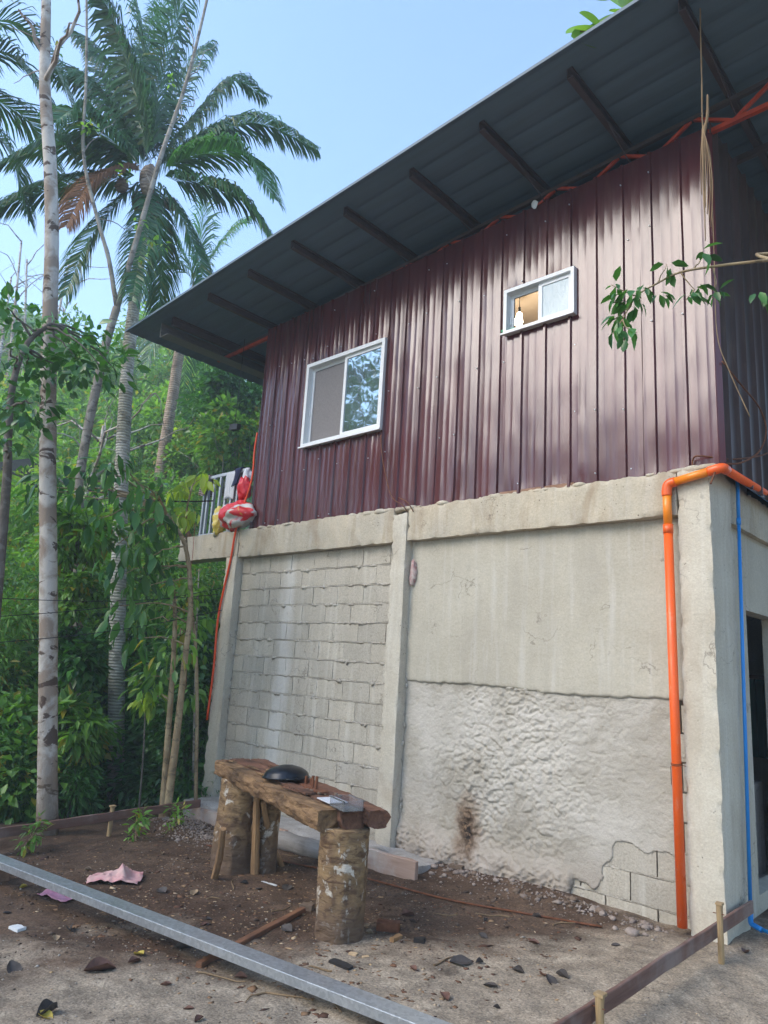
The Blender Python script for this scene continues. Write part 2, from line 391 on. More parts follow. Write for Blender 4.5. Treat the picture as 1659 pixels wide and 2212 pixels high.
MAT['vine'] = wood('dry_vine', (0.30, 0.21, 0.12), (0.18, 0.12, 0.07), 2, 3.0, 0.003)
MAT['galv'] = None

def galv_mat():
    m, nt, p = mat_new('galvanised_steel'); N = NT(nt)
    v = N.voro(N.pos(), 55, 'F1', 'Color'); sx = N.n('ShaderNodeSeparateColor'); N.l(v, sx.inputs[0])
    base = N.mix(sx.outputs[0], (0.42, 0.45, 0.48), (0.56, 0.59, 0.62))
    d = N.noise(N.pos((1, 1, 1)), 5, 5, 0.7)
    base = N.mix(N.math('MULTIPLY', N.ramp(d, (0.52, 0), (0.68, 1)), 0.45), base, (0.34, 0.31, 0.28))
    N.l(base, p.inputs['Base Color']); p.inputs['Metallic'].default_value = 0.75
    N.l(N.ramp(d, (0.3, 0.28), (0.7, 0.5)), p.inputs['Roughness']); return m
MAT['galv'] = galv_mat()

def glass_film():
    m, nt, p = mat_new('tinted_reflective_glass'); p.inputs['Base Color'].default_value = (0.42, 0.52, 0.56, 1)
    p.inputs['Metallic'].default_value = 0.85; p.inputs['Roughness'].default_value = 0.03
    N = NT(nt); N.l(N.bump(N.noise(N.pos(), 2.5, 2), 0.12, 0.02), p.inputs['Normal']); return m
MAT['film'] = glass_film()
def clear_glass():
    m, nt, p = mat_new('clear_glass'); p.inputs['Base Color'].default_value = (0.92, 0.96, 0.96, 1)
    p.inputs['Transmission Weight'].default_value = 1.0; p.inputs['Roughness'].default_value = 0.02; p.inputs['IOR'].default_value = 1.05; return m
MAT['glass'] = clear_glass()
def frosted():
    m, nt, p = mat_new('plastic_film_on_glass'); N = NT(nt)
    p.inputs['Base Color'].default_value = (0.56, 0.64, 0.66, 1); p.inputs['Roughness'].default_value = 0.25
    w = N.noise(N.pos((3, 3, 1.2)), 6, 4, 0.6, 2.5); N.l(N.bump(w, 0.5, 0.02), p.inputs['Normal']); return m
MAT['frosted'] = frosted()
def plastic():
    m, nt, p = mat_new('clear_plastic'); p.inputs['Base Color'].default_value = (0.86, 0.89, 0.93, 1)
    p.inputs['Transmission Weight'].default_value = 0.9; p.inputs['Roughness'].default_value = 0.15; p.inputs['IOR'].default_value = 1.15; return m
MAT['plastic'] = plastic()

def ground_mat():
    m, nt, p = mat_new('yard_soil'); N = NT(nt)
    a = N.noise(N.pos(), 1.1, 5, 0.62, 0.6); f = N.noise(N.pos(), 14, 6, 0.7); ff = N.noise(N.pos(), 75, 4, 0.7)
    soil = N.mix(N.ramp(a, (0.35, 0), (0.65, 1)), (0.125, 0.086, 0.062), (0.075, 0.048, 0.034))
    sand = N.mix(N.ramp(f, (0.3, 0), (0.7, 1)), (0.34, 0.295, 0.235), (0.28, 0.235, 0.185))
    # sand lies on the right of the bench and along the front, soil elsewhere
    sx = N.n('ShaderNodeSeparateXYZ'); N.l(N.pos(), sx.inputs[0])
    e = N.math('ADD', N.math('MULTIPLY', sx.outputs[0], 0.55), N.math('MULTIPLY', sx.outputs[1], -0.36))
    e = N.math('ADD', e, N.math('MULTIPLY', N.math('SUBTRACT', N.noise(N.pos(), 0.9, 5, 0.65, 0.5), 0.5), 2.2))
    mk = N.ramp(N.math('ADD', N.math('MULTIPLY', e, 0.5), 0.5), (0.30, 0), (0.52, 1))
    base = N.mix(mk, soil, sand)
    # reddish clay on the spoil heap beyond the board
    base = N.mix(0.8, base, N.mix(N.ramp(ff, (0.3, 0), (0.7, 1)), (0.15, 0.14, 0.13), (0.82, 0.80, 0.77)), 'OVERLAY')
    base = N.mix(0.6, base, N.mix(N.ramp(N.noise(N.pos(), 5.5, 6, 0.7, 0.4), (0.36, 0), (0.64, 1)), (0.25, 0.24, 0.23), (0.75, 0.73, 0.70)), 'OVERLAY')
    base = N.mix(N.math('MULTIPLY', N.ramp(N.noise(N.pos(), 3.3, 5, 0.7, 0.3), (0.58, 0), (0.72, 1)), 0.7), base, (0.045, 0.034, 0.028))
    # leaf litter and undergrowth beyond the yard
    s = N.math('ADD', N.math('MULTIPLY', sx.outputs[0], -0.92), N.math('MULTIPLY', sx.outputs[1], 0.28))
    lit = N.mix(f, (0.035, 0.050, 0.018), (0.075, 0.055, 0.030))
    base = N.mix(N.ramp(N.math('MULTIPLY', N.math('ADD', s, N.math('MULTIPLY', a, 1.5)), 0.1), (0.62, 0), (0.72, 1)), base, lit)
    N.l(base, p.inputs['Base Color']); p.inputs['Roughness'].default_value = 0.95; p.inputs['Specular IOR Level'].default_value = 0.15
    b = N.bump(f, 0.6, 0.02); b = N.bump(ff, 0.6, 0.006, b); N.l(b, p.inputs['Normal']); return m
MAT['ground'] = ground_mat()

MAT['leaf_dark'] = leafmat('leaf_dark', (0.030, 0.105, 0.024), (0.062, 0.18, 0.034), 0.28, None, 0.33, 0.5)
MAT['leaf_mid'] = leafmat('leaf_mid', (0.070, 0.18, 0.030), (0.155, 0.30, 0.045), 0.35, (0.30, 0.26, 0.03))
MAT['leaf_bright'] = leafmat('leaf_bright', (0.105, 0.255, 0.045), (0.22, 0.38, 0.068), 0.4, (0.38, 0.34, 0.05))
MAT['leaf_yellow'] = leafmat('leaf_yellow', (0.19, 0.30, 0.035), (0.30, 0.40, 0.05), 0.45)
MAT['palm'] = leafmat('palm_leaflet', (0.026, 0.095, 0.034), (0.055, 0.15, 0.045), 0.25, (0.12, 0.15, 0.03), 0.35, 0.5)
MAT['palm_bright'] = leafmat('palm_leaflet_young', (0.035, 0.13, 0.030), (0.07, 0.19, 0.045), 0.4, None, 0.38, 0.5)
MAT['palm_dead'] = leafmat('palm_leaflet_dry', (0.26, 0.13, 0.07), (0.18, 0.09, 0.05), 0.25, None, 0.7, 0.2)
MAT['rachis'] = simple('palm_rachis', (0.14, 0.17, 0.05), 0.6, 0, 0.3, 8)
MAT['bark_pale'] = bark('pale_bark', (0.52, 0.48, 0.43), (0.30, 0.235, 0.185), (0.085, 0.055, 0.042), 0, 0.95)
def mossy_foot(m):
    nt = m.node_tree; N = NT(nt); p = nt.nodes['Principled BSDF']; src = p.inputs['Base Color'].links[0].from_socket
    sx = N.n('ShaderNodeSeparateXYZ'); N.l(N.pos(), sx.inputs[0]); f = N.math('ADD', sx.outputs[2], N.math('MULTIPLY', N.noise(N.pos((2, 2, 0.6)), 3.0, 5, 0.65), 2.2))
    N.l(N.mix(N.math('MULTIPLY', N.ramp(N.math('MULTIPLY', f, 0.4), (0.42, 1), (0.66, 0)), 0.75), src, (0.13, 0.095, 0.062)), p.inputs['Base Color'])
mossy_foot(MAT['bark_pale'])
MAT['bark_grey'] = bark('grey_bark', (0.36, 0.33, 0.28), (0.24, 0.21, 0.17), (0.06, 0.05, 0.04), 0, 0.6, 1.3)
MAT['bark_dark'] = bark('dark_bark', (0.10, 0.085, 0.07), (0.16, 0.14, 0.12), (0.28, 0.27, 0.24), 0, 0.35, 1.6)
MAT['bark_tan'] = bark('tan_bark', (0.36, 0.28, 0.17), (0.26, 0.19, 0.11), (0.09, 0.07, 0.045), 0, 0.6, 1.6)
MAT['palm_trunk'] = bark('palm_trunk', (0.54, 0.51, 0.43), (0.40, 0.37, 0.28), (0.10, 0.085, 0.05), 7.0, 0.5, 1.0)
MAT['palm_trunk2'] = bark('palm_trunk_brown', (0.40, 0.31, 0.23), (0.30, 0.22, 0.16), (0.10, 0.07, 0.05), 5.0, 0.4, 1.0)

# ------------------------------------------------------------------ ground
def dens(lo, hi, segs):
    out = [lo]
    for a, b, st in segs: out += list(np.arange(a, b, st))
    out.append(hi); return np.unique(np.round(out, 4))
gx = dens(-220, 160, [(-220, -60, 6), (-60, -12, 1.2), (-12, -6.5, 0.25), (-6.5, 1.2, 0.022), (1.2, 6, 0.2), (6, 30, 3), (30, 160, 20)])
gy = dens(-160, 220, [(-160, -20, 10), (-20, -5.5, 1.2), (-5.5, -4.2, 0.15), (-4.2, 0.7, 0.022), (0.7, 8, 0.5), (8, 60, 1.6), (60, 220, 10)])
GX, GY = np.meshgrid(gx, gy, indexing='ij')
def yard_relief(x, y):
    p = np.stack([x, y, 0 * x], -1); inn = sstep(-7.5, -6, x) * sstep(3, 1, x) * sstep(-6, -5, y) * sstep(2, 1, y)
    r = 0.030 * fbm(p * 1.3, 3, 41) + 0.014 * fbm(p * 6, 3, 43) + 0.006 * np.abs(fbm(p * 19, 2, 44)) 
    # spoil heap of clay near the left column
    q = np.exp(-(((x + 5.35) / 0.5) ** 2 + ((y + 0.85) / 0.35) ** 2))
    # earth banked against the lower wall
    bank = 0.05 * np.exp(-((y - 0.02) / 0.16) ** 2) * sstep(-0.7, -1.4, x) * sstep(-3.2, -2.4, x)
    return inn * (r + 0.12 * q * sstep(0.2, 0.6, q) + bank)
def full_z(x, y):
    x = np.asarray(x, float); y = np.asarray(y, float)
    return ground_z(x, y) + yard_relief(x, y)
GZ = full_z(GX, GY)
g = mesh_obj('ground', np.stack([GX.ravel(), GY.ravel(), GZ.ravel()], -1), grid_faces(len(gx), len(gy)), MAT['ground'], None, True)
kind(g, 'structure')
def gz(x, y): return float(full_z(np.array(x), np.array(y)))

# ------------------------------------------------------------------ the house
house = thing('house', (-3.0, 3.0, 0.0), 'unfinished two storey house, maroon metal siding over bare concrete block ground floor', 'house')
WY = 0.10                                  # face of the lower walls
BT, BB = 3.28, 2.925                       # top and underside of the ring beam
YB = 6.0                                   # how deep the house is

def rb(name, b, step, amp, mat, seed, edge=0.012, fine=0.0, parent=house, smooth=True):
    V, F = rough_box(b, step, amp, seed, edge, fine); return mesh_obj(name, V, F, mat, parent, smooth)
c = rb('column', (-0.245, 0.0, 0.0, 0.5, -0.35, BT + 0.01), 0.022, 0.006, MAT['column'], 3, 0.02, 0.0012)
rb('column', (-3.20, -3.005, -0.012, 0.30, -0.45, BT - 0.06), 0.022, 0.007, MAT['column'], 8, 0.02, 0.0012)
rb('column', (-6.17, -5.93, -0.004, 0.32, -0.75, BB + 0.01), 0.024, 0.006, MAT['column'], 13, 0.016, 0.001)
rb('ring_beam', (-3.005, -0.245, 0.004, 0.25, BB, BT), 0.024, 0.008, MAT['beam'], 21, 0.028, 0.002)
rb('ring_beam', (-5.93, -3.20, 0.004, 0.25, BB - 0.005, BT + 0.01), 0.024, 0.008, MAT['beam'], 24, 0.022, 0.002)
rb('balcony_beam', (-7.36, -5.93, -0.002, 0.25, BB + 0.012, BT + 0.0), 0.03, 0.006, MAT['beam'], 27, 0.014, 0.001)
rb('balcony_slab', (-7.30, -6.0, 0.25, 2.4, BT - 0.14, BT - 0.02), 0.08, 0.004, MAT['beam'], 28, 0.0)
rb('side_beam', (-0.25, -0.01, 0.5, YB, BB + 0.005, BT), 0.03, 0.008, MAT['beam'], 29, 0.02, 0.002)
# lumps of concrete spilt over the top of the beam and the column head
def lump(c, r, seed, mat, name, parent, flat=0.6, n=14):
    U, Vv = np.meshgrid(np.linspace(0, 2*np.pi, n, endpoint=False), np.linspace(0.0, np.pi, n // 2 + 2), indexing='ij')
    D = np.stack([np.cos(U)*np.sin(Vv), np.sin(U)*np.sin(Vv), np.cos(Vv)], -1)
    R = 1 + 0.45 * fbm(D * 1.7 + seed * 3.3, 3, seed)
    P = D * R[..., None] * np.array([r[0], r[1], r[2]]) + np.array(c)
    nu, nv = U.shape; F = []
    for i in range(nu):
        for j in range(nv - 1):
            a = i*nv+j; b = ((i+1) % nu)*nv+j; F.append((a, a+1, b+1, b))
    return P.reshape(-1, 3), F
spill = MB()
for k in range(60):
    x = rng.uniform(-5.7, -0.05); rr = rng.uniform(0.015, 0.05)
    if rng.random() < 0.4: x = rng.choice([-0.15, -3.1, -3.4]) + rng.normal() * 0.12
    P, F = lump((x, rng.uniform(0.015, 0.06), BT - 0.005), (rr * 2.0, rr * 0.8, rr * 0.7), k, None, '', None, n=10)
    spill.add(P, F)
kind(spill.build('concrete_spill', MAT['beam'], house, True), 'stuff')

# ---- hollow block wall of the left bay
bw = MB().box(-5.94, -3.19, WY + 0.013, WY + 0.15, -0.5, BB + 0.02).build('block_wall', MAT['mortar'], house)
CH = 0.2065; BLK = []
for v in range(4):
    V, F = rough_box((-0.197, 0.197, 0, 0.06, 0.0, 0.195), 0.0325, 0.0012, 60 + v, 0.006); BLK.append(mesh_data('block', V, F, MAT['block'], False))
for v in range(2):
    V, F = rough_box((-0.097, 0.097, 0, 0.06, 0.0, 0.195), 0.0325, 0.0012, 70 + v, 0.006); BLK.append(mesh_data('block', V, F, MAT['block'], False))
pw = loc_of(bw); mort = MB()
row = 0; z = BB - CH * 15
while z < BB - 0.02:
    off = -5.93 + (0.0 if row % 2 else -0.2) + rng.uniform(-0.03, 0.03); x = off
    while x < -3.2:
        L = 0.404 + rng.uniform(-0.006, 0.012); a = max(x, -5.925); b = min(x + L, -3.205)
        if b - a > 0.07:
            me = BLK[rng.integers(0, 4)] if b - a > 0.2 else BLK[4 + rng.integers(0, 2)]
            o = link('block', me, bw, tuple(np.array([(a + b) / 2, WY + rng.uniform(-0.001, 0.005), z + rng.uniform(-0.001, 0.001)]) - pw))
            full = 0.394 if b - a > 0.2 else 0.194
            o.scale = ((b - a - 0.005) / full, 1, min(0.190, BB - z - 0.004) / 0.195); o.rotation_euler = (0, rng.uniform(-0.002, 0.002), 0)
            if rng.random() < 0.5 and b < -3.25:       # mortar pushed out of a head joint
                pts = [(b + 0.002 + rng.normal() * 0.003, WY + 0.012, z + t) for t in np.linspace(0.01, 0.19, 7)]
                mort.tube(pts, [rng.uniform(0.004, 0.011) for _ in pts], 6, sd=row)
        x += L
    # squeezed bed joint: an irregular bead along the course
    xs = np.arange(-5.92, -3.2, 0.013); zz = z - 0.008 + 0.003 * vn(np.stack([xs * 2, xs * 0 + row, xs * 0], -1), 3)
    rr = 0.005 + 0.028 * np.clip(fbm(np.stack([xs * 9, xs * 0 + row * 5.1, xs * 0], -1), 3, 9) + 0.10, 0, 1) * (0.7 + 0.5 * vn(np.stack([xs * 55, xs * 0 + row, xs * 0], -1), 12))
    if z > 0.0:
        mort.tube([(xx, WY + 0.010 - 0.25 * r_, z_ - 0.3 * r_) for xx, z_, r_ in zip(xs, zz, rr)], list(rr), 6, rough=0.35, sd=row + 50)
    z += CH; row += 1
kind(mort.build('mortar', MAT['mortar'], bw, True), 'stuff')

# ---- right bay: smooth plaster above, rough scratch coat below, bare blocks at the lower right
rw = MB().box(-3.01, -0.24, WY + 0.06, WY + 0.15, -0.4, BB + 0.02).build('plastered_wall', MAT['mortar'], house)
def edge_z(x):
    p = np.stack([np.asarray(x) * 2.2, 0 * np.asarray(x), 0 * np.asarray(x)], -1)
    return 1.525 + 0.02 * fbm(p, 3, 77) + 0.012 * fbm(p * 9, 2, 78)
xs = np.arange(-3.005, -0.238, 0.0135); zs = np.linspace(0, 1, 66)
X, T = np.meshgrid(xs, zs, indexing='ij'); E = edge_z(X); Z = E + (BB + 0.01 - E) * T
p3 = np.stack([X, 0 * X, Z], -1)
Yp = WY - 0.006 + 0.006 * fbm(p3 * 1.1, 3, 81) + 0.0022 * fbm(p3 * np.array([5, 1, 9]), 3, 82)
Yp += 0.010 * np.exp(-((Z - E) / 0.02) ** 2) * (0.4 + fbm(p3 * 12, 2, 83))          # torn lower lip
V = np.stack([X.ravel(), Yp.ravel(), Z.ravel()], -1)
lip = np.stack([xs, np.full_like(xs, WY + 0.05), edge_z(xs) + 0.008], -1)
F = grid_faces(*X.shape)[:, ::-1]; n0 = len(V); i = np.arange(len(xs) - 1); nv = X.shape[1]
Fl = np.stack([i * nv, n0 + i, n0 + i + 1, (i + 1) * nv], -1)
mesh_obj('smooth_plaster', np.concatenate([V, lip]), np.concatenate([F[:, ::-1], Fl]), MAT['plaster'], rw, True)
# rough coat
xs = np.arange(-3.005, -0.238, 0.0095); zs = np.arange(-0.22, 1.56, 0.0095); X, Z = np.meshgrid(xs, zs, indexing='ij'); p3 = np.stack([X, 0 * X, Z], -1)
u = (X + 3.0) / 2.76
wob = fbm(p3 * 1.6, 3, 90)
mid = sstep(0.12, 0.30, u + 0.12 * wob) * sstep(0.80, 0.58, u + 0.14 * wob - 0.12 * (Z - 0.8)) * sstep(-0.05, 0.2, Z)
left = 0.35
q = p3 * np.array([13, 1, 17]); q = q + 1.4 * np.stack([fbm(p3 * 5, 2, 91), 0 * X, fbm(p3 * 5, 2, 92)], -1)
def scales(p2, size, seed):
    """overlapping trowel flicks: each cell swells and breaks off along one edge"""
    g = p2 / size; b = np.floor(g).astype(np.int64); best = np.full(p2.shape[:2], -9.0)
    for di in (-1, 0, 1):
        for dj in (-1, 0, 1):
            ci, cj = b[..., 0] + di, b[..., 1] + dj
            jx = _h(ci, cj, 0 * ci, seed) * 0.5; jz = _h(ci, cj, 0 * ci + 1, seed) * 0.5; a = _h(ci, cj, 0 * ci + 2, seed) * 1.0 - 1.9; sz = 0.75 + 0.35 * _h(ci, cj, 0 * ci + 3, seed)
            ox = (g[..., 0] - ci - 0.5 - jx); oz = (g[..., 1] - cj - 0.5 - jz); along = ox * np.cos(a) + oz * np.sin(a); ac = -ox * np.sin(a) + oz * np.cos(a)
            e = (along / (0.75 * sz)) ** 2 + (ac / (0.6 * sz)) ** 2
            hgt = np.where(e < 1, (0.55 + 0.55 * along / sz) * np.sqrt(np.clip(1 - e ** 2, 0, 1)), -0.35) + 0.25 * _h(ci, cj, 0 * ci + 4, seed)
            best = np.maximum(best, hgt)
    return best
p2 = np.stack([X, Z], -1) + 0.035 * np.stack([fbm(p3 * 7, 3, 91), fbm(p3 * 7, 3, 92)], -1)
sel = sstep(-0.25, 0.25, fbm(p3 * 4.2, 2, 89))
lumps = 0.9 * scales(p2, np.array([0.095, 0.075]), 93) * sel + 0.75 * scales(p2 + 3.3, np.array([0.055, 0.04]), 94) * (1.1 - sel) + 0.35 * scales(p2 + 7.1, np.array([0.03, 0.022]), 96) + 0.25 * vn(p3 * 45, 95)
big = fbm(p3 * 3.2, 3, 97); amp = 0.0035 + 0.016 * mid * np.clip(0.75 + 0.8 * fbm(p3 * 2.4, 2, 98), 0.25, 1.2)
Y = WY + 0.010 + 0.008 * big - amp * lumps - 0.002 * fbm(p3 * 40, 2, 99)
foot = sstep(0.22, 0.02, Z - (-0.02 * (X + 0.3))) * sstep(-0.7, -1.2, X); Y -= foot * (0.06 + 0.03 * fbm(p3 * 6, 2, 88) - 0.03 * lumps)
keepz = 0.40 + 0.16 * fbm(p3 * 2.9, 3, 101) + 0.07 * fbm(p3 * 12, 3, 102) - 0.25 * sstep(-0.75, -1.0, X) - 2.0 * sstep(-1.15, -1.45, X)
def cuts(f, seed, k):
    w = p3 * f + 0.5 * np.stack([fbm(p3 * 9, 2, seed), 0 * X, fbm(p3 * 9, 2, seed + 1)], -1); return np.clip(1 - np.abs(vn(w, seed + 2)) * k, 0, 1)
tick = sstep(0.15, 0.45, fbm(p3 * np.array([9, 1, 20]), 2, 120))
Y += 0.012 * cuts(np.array([9, 1, 19]), 121, 6) * mid * sstep(-0.2, 0.2, fbm(p3 * 6, 2, 124)) + 0.010 * cuts(np.array([6, 1, 24]), 125, 9) * tick * (1 - 0.5 * mid)
thin = np.exp(-np.clip(Z - keepz, 0, 9) / 0.10); Y = Y * (1 - 0.92 * thin) + (WY + 0.011) * 0.92 * thin
rgt = -0.335 + 0.035 * fbm(p3 * 3.1, 3, 103) + 0.02 * fbm(p3 * 15, 2, 104)
keep = (Z > keepz) & (X < rgt) & (Z < edge_z(X) + 0.015)
F = grid_faces(*X.shape); kf = keep.ravel()[F].all(1); F = F[kf]
used = np.unique(F); remap = -np.ones(X.size, int); remap[used] = np.arange(len(used))
# skirt so that the coat has a thickness at its torn edges
V = np.stack([X.ravel(), Y.ravel(), Z.ravel()], -1)[used]; F = remap[F]
ed = np.concatenate([F[:, [0, 1]], F[:, [1, 2]], F[:, [2, 3]], F[:, [3, 0]]]); key = np.sort(ed, 1); _, inv, cnt = np.unique(key, axis=0, return_inverse=True, return_counts=True)
be = ed[cnt[inv.ravel()] == 1]; n0 = len(V); V2 = V.copy(); V2[:, 1] = WY + 0.058
mesh_obj('rough_plaster', np.concatenate([V, V2]), np.concatenate([F, np.stack([be[:, 1], be[:, 0], be[:, 0] + n0, be[:, 1] + n0], -1)]), MAT['rough_plaster'], rw, False)
# bare blocks of the right bay
pw = loc_of(rw); row = 0; z = 0.268 - 2 * 0.207; mort = MB()
while z < 1.5:
    x = -0.72 - (0.2 if row % 2 == 0 else 0.0) - 0.8
    while x < -0.245:
        a = max(x, -1.7); b = min(x + 0.404, -0.245)
        if b - a > 0.06 and (z < 0.62 or b > -0.42):
            full, me = (0.394, BLK[rng.integers(0, 4)]) if b - a > 0.2 else (0.194, BLK[4])
            o = link('block', me, rw, tuple(np.array([(a + b) / 2, WY + 0.016 + rng.uniform(-0.001, 0.003), z]) - pw)); o.scale = ((b - a - 0.010) / full, 1, 1)
        x += 0.404
    xs2 = np.arange(-1.6, -0.25, 0.025)
    rr = 0.006 + 0.009 * np.clip(fbm(np.stack([xs2 * 7, xs2 * 0 + row * 3.1, xs2 * 0], -1), 3, 19) + 0.2, 0, 1)
    if z < 0.62: mort.tube([(xx, WY + 0.026, z - 0.006) for xx in xs2], list(rr), 6, rough=0.25, sd=row)
    z += 0.207; row += 1
kind(mort.build('mortar', MAT['mortar'], rw, True), 'stuff')

# ---- side wall towards the passage, with its door opening
sw = MB().box(-0.20, -0.06, 0.5, 0.94, -0.3, BB + 0.02).box(-0.20, -0.06, 1.88, YB, -0.3, BB + 0.02).box(-0.20, -0.06, 0.94, 1.88, -0.3, 0.11)
# rounded head of the opening
n = 10; ys = np.linspace(0.94, 1.88, n + 1); hz = 2.28 + 0 * ys
V = []; F = []
for y_, h_ in zip(ys, hz):
    V += [(-0.20, y_, h_), (-0.06, y_, h_), (-0.06, y_, BB + 0.02), (-0.20, y_, BB + 0.02)]
for k in range(n):
    a = 4 * k; b = a + 4
    F += [(a+1, b+1, b+2, a+2), (a, a+1, b+1, b)[::-1], (a, a+3, b+3, b)]
sw.add(V, F).build('side_wall', MAT['plaster'], house)
rb('floor_slab', (-5.9, -0.26, 0.26, YB, BT - 0.16, BT - 0.02), 0.5, 0.0, MAT['beam'], 30, 0.0)
rb('ground_slab', (-5.9, -0.22, 0.3, YB, -0.3, 0.02), 0.5, 0.0, MAT['footing'], 31, 0.0)
MB().box(-0.9, -0.35, 1.7, 2.2, 0.70, 0.80).box(-0.9, -0.35, 1.9, 2.2, 0.02, 0.70).build('ledge', MAT['footing'], house)
MB().box(-5.95, -5.85, 0.3, YB, -0.3, BB).box(-5.95, -0.2, YB - 0.1, YB, -0.3, BB).build('back_wall', MAT['block'], house)
# green corrugated partition seen through the opening
def corr(a, b, z0, z1, pitch, depth, nrm):
    a = np.array(a, float); b = np.array(b, float); L = np.linalg.norm(b - a); d = (b - a) / L; V = []; F = []
    prof = []; s = 0
    while s < L:
        prof += [(s, 0), (s + pitch * 0.62, 0), (s + pitch * 0.72, depth), (s + pitch * 0.9, depth)]; s += pitch
    prof = [q for q in prof if q[0] <= L]
    for (s, h) in prof:
        P = a + d * s + np.array(nrm) * h; V += [(P[0], P[1], z0), (P[0], P[1], z1)]
    for k in range(len(prof) - 1): F.append((2*k, 2*k+2, 2*k+3, 2*k+1))
    return V, F
V, F = corr((-1.5, 4.0), (-0.3, 4.0), 0.86, 1.75, 0.09, 0.03, (0, -1)); MB().add(V, F).build('green_partition', simple('green_steel', (0.012, 0.16, 0.13), 0.45, 0, 0.2, 4), house)
MB().box(-1.6, -0.25, 4.0, 4.1, 1.76, 1.80).build('shelf', MAT['lumber'], house)

# ---- upper storey: maroon ribbed sheets
SY = 0.045
W1 = (-4.83, -3.475, 4.215, 5.325); W2 = (-1.885, -1.115, 4.885, 5.365)
ribs0 = -0.166
def wall_top(x): return 6.24 + 0.023 * x
def sheet_profile(x0, x1):
    """rib every quarter metre with two small swages between; returns x, depth"""
    P = []; k0 = int(math.floor((x0 - ribs0) / 0.2545)) - 1
    for k in range(k0, k0 + 40):
        c = ribs0 + 0.2545 * k
        for dx, h in ((-0.022, 0.0), (-0.012, 0.022), (0.010, 0.022), (0.020, 0.0), (0.075, 0.0), (0.081, 0.0013), (0.089, 0.0013), (0.095, 0.0), (0.125, 0.0), (0.155, 0.0), (0.161, 0.0013), (0.169, 0.0013), (0.175, 0.0), (0.20, 0.0)):
            if x0 <= c + dx <= x1: P.append((c + dx, h))
    P = [(x0, P[0][1])] + P + [(x1, P[-1][1])]
    return np.array(P)
def sheet(name, x0, x1, z0, z1, mat, seed, lap=0.0, topf=None, nz=None, dent=1.0):
    P = sheet_profile(x0, x1); nz = nz or max(6, int((z1 - z0) / 0.07)); t = np.linspace(0, 1, nz)
    X = np.repeat(P[:, 0][:, None], nz, 1); top = (topf(X) if topf else z1 + 0 * X)
    Z = z0 + (top - z0) * t[None, :]
    q = np.stack([X * 3.3, 0 * X + seed, Z * 1.1], -1)
    D = dent * (0.0035 * fbm(q, 3, seed) + 0.005 * vn(q * np.array([0.25, 1, 0.6]) + 8, seed + 1) + 0.0022 * vn(q * np.array([2.2, 1, 4.5]), seed + 2))
    kk = np.floor((X - ribs0) / 0.2545); ph = (X - ribs0) / 0.2545 - kk
    D += dent * 0.006 * np.sin(np.pi * ph) * fbm(np.stack([kk * 3.7, 0 * X + 5, Z * 0.9], -1), 2, seed + 7) + dent * 0.0012 * np.sin(2 * np.pi * ph) * vn(np.stack([kk * 2.3, 0 * X + 9, Z * 1.7], -1), seed + 8)
    end = np.exp(-((Z - z0) / 0.06) ** 2); D += dent * end * 0.010 * vn(np.stack([X * 9, 0 * X + seed, 0 * X], -1), seed + 5)
    Y = SY - lap - P[:, 1][:, None] - D
    V = np.stack([X, Y, Z], -1).reshape(-1, 3); F = grid_faces(*X.shape)
    o = mesh_obj(name, V, F, mat, siding, True); o.data.set_sharp_from_angle(angle=math.radians(16))
    return o
siding = MB().box(-5.75, 0.04, 0.10, 0.14, BT, BT + 0.05).box(-5.75, 0.04, 0.10, 0.12, 5.98, 6.03).build('siding', MAT['purlin'], house)
seams = [-5.765, -4.83, -3.475, -2.695, -1.885, -1.115, -0.55, 0.085]
for k in range(7):
    x0, x1 = seams[k], seams[k+1] + (0.03 if k < 6 else 0.0); lap = 0.003 * (k % 2)
    zb = BT - 0.03 + rng.uniform(-0.01, 0.01) + (0.025 if k == 4 else 0)
    if k == 1:
        sheet('siding_sheet', x0, x1, zb, W1[2] - 0.0, MAT['siding'], 200 + k, lap); sheet('siding_sheet', x0, x1, W1[3], 6.1, MAT['siding'], 220 + k, 0.003 - lap, wall_top)
    elif k == 4:
        sheet('siding_sheet', x0, x1, zb, W2[2], MAT['siding'], 200 + k, 0.003); sheet('siding_sheet', x0, x1, W2[3], 6.1, MAT['siding'], 220 + k, 0.001, wall_top, dent=1.5)
    else:
        sheet('siding_sheet', x0, x1, zb, 6.1, MAT['siding'], 200 + k, lap, wall_top)
# side wall sheets, old and stained
def side_sheet(y0, y1, seed):
    prof = []; y = y0
    while y < y1 - 0.01:
        prof += [(y, 0), (y + 0.10, 0), (y + 0.11, 0.028), (y + 0.13, 0.028), (y + 0.14, 0.0), (y + 0.20, 0.0)]; y += 0.2545
    prof.append((y1, 0)); prof = np.array([q for q in prof if q[0] <= y1]); nz = 30
    Y = np.repeat(prof[:, 0][:, None], nz, 1); Z = BT - 0.04 + (6.35 - BT) * np.linspace(0, 1, nz)[None, :] + 0 * Y
    q = np.stack([0 * Y + seed, Y * 3, Z], -1); X = 0.085 + prof[:, 1][:, None] + 0.004 * fbm(q, 3, seed)
    mesh_obj('side_siding_sheet', np.stack([X, Y, Z], -1).reshape(-1, 3), grid_faces(*Y.shape), MAT['siding_old'], siding, False)
for k in range(6): side_sheet(0.06 + k, 1.09 + k, 300 + k)
MB().beam((0.088, 0.03, BT), (0.088, 0.03, 6.16), 0.05, 0.012, up=(0.7, -0.7, 0)).build('corner_trim', MAT['siding'], siding)
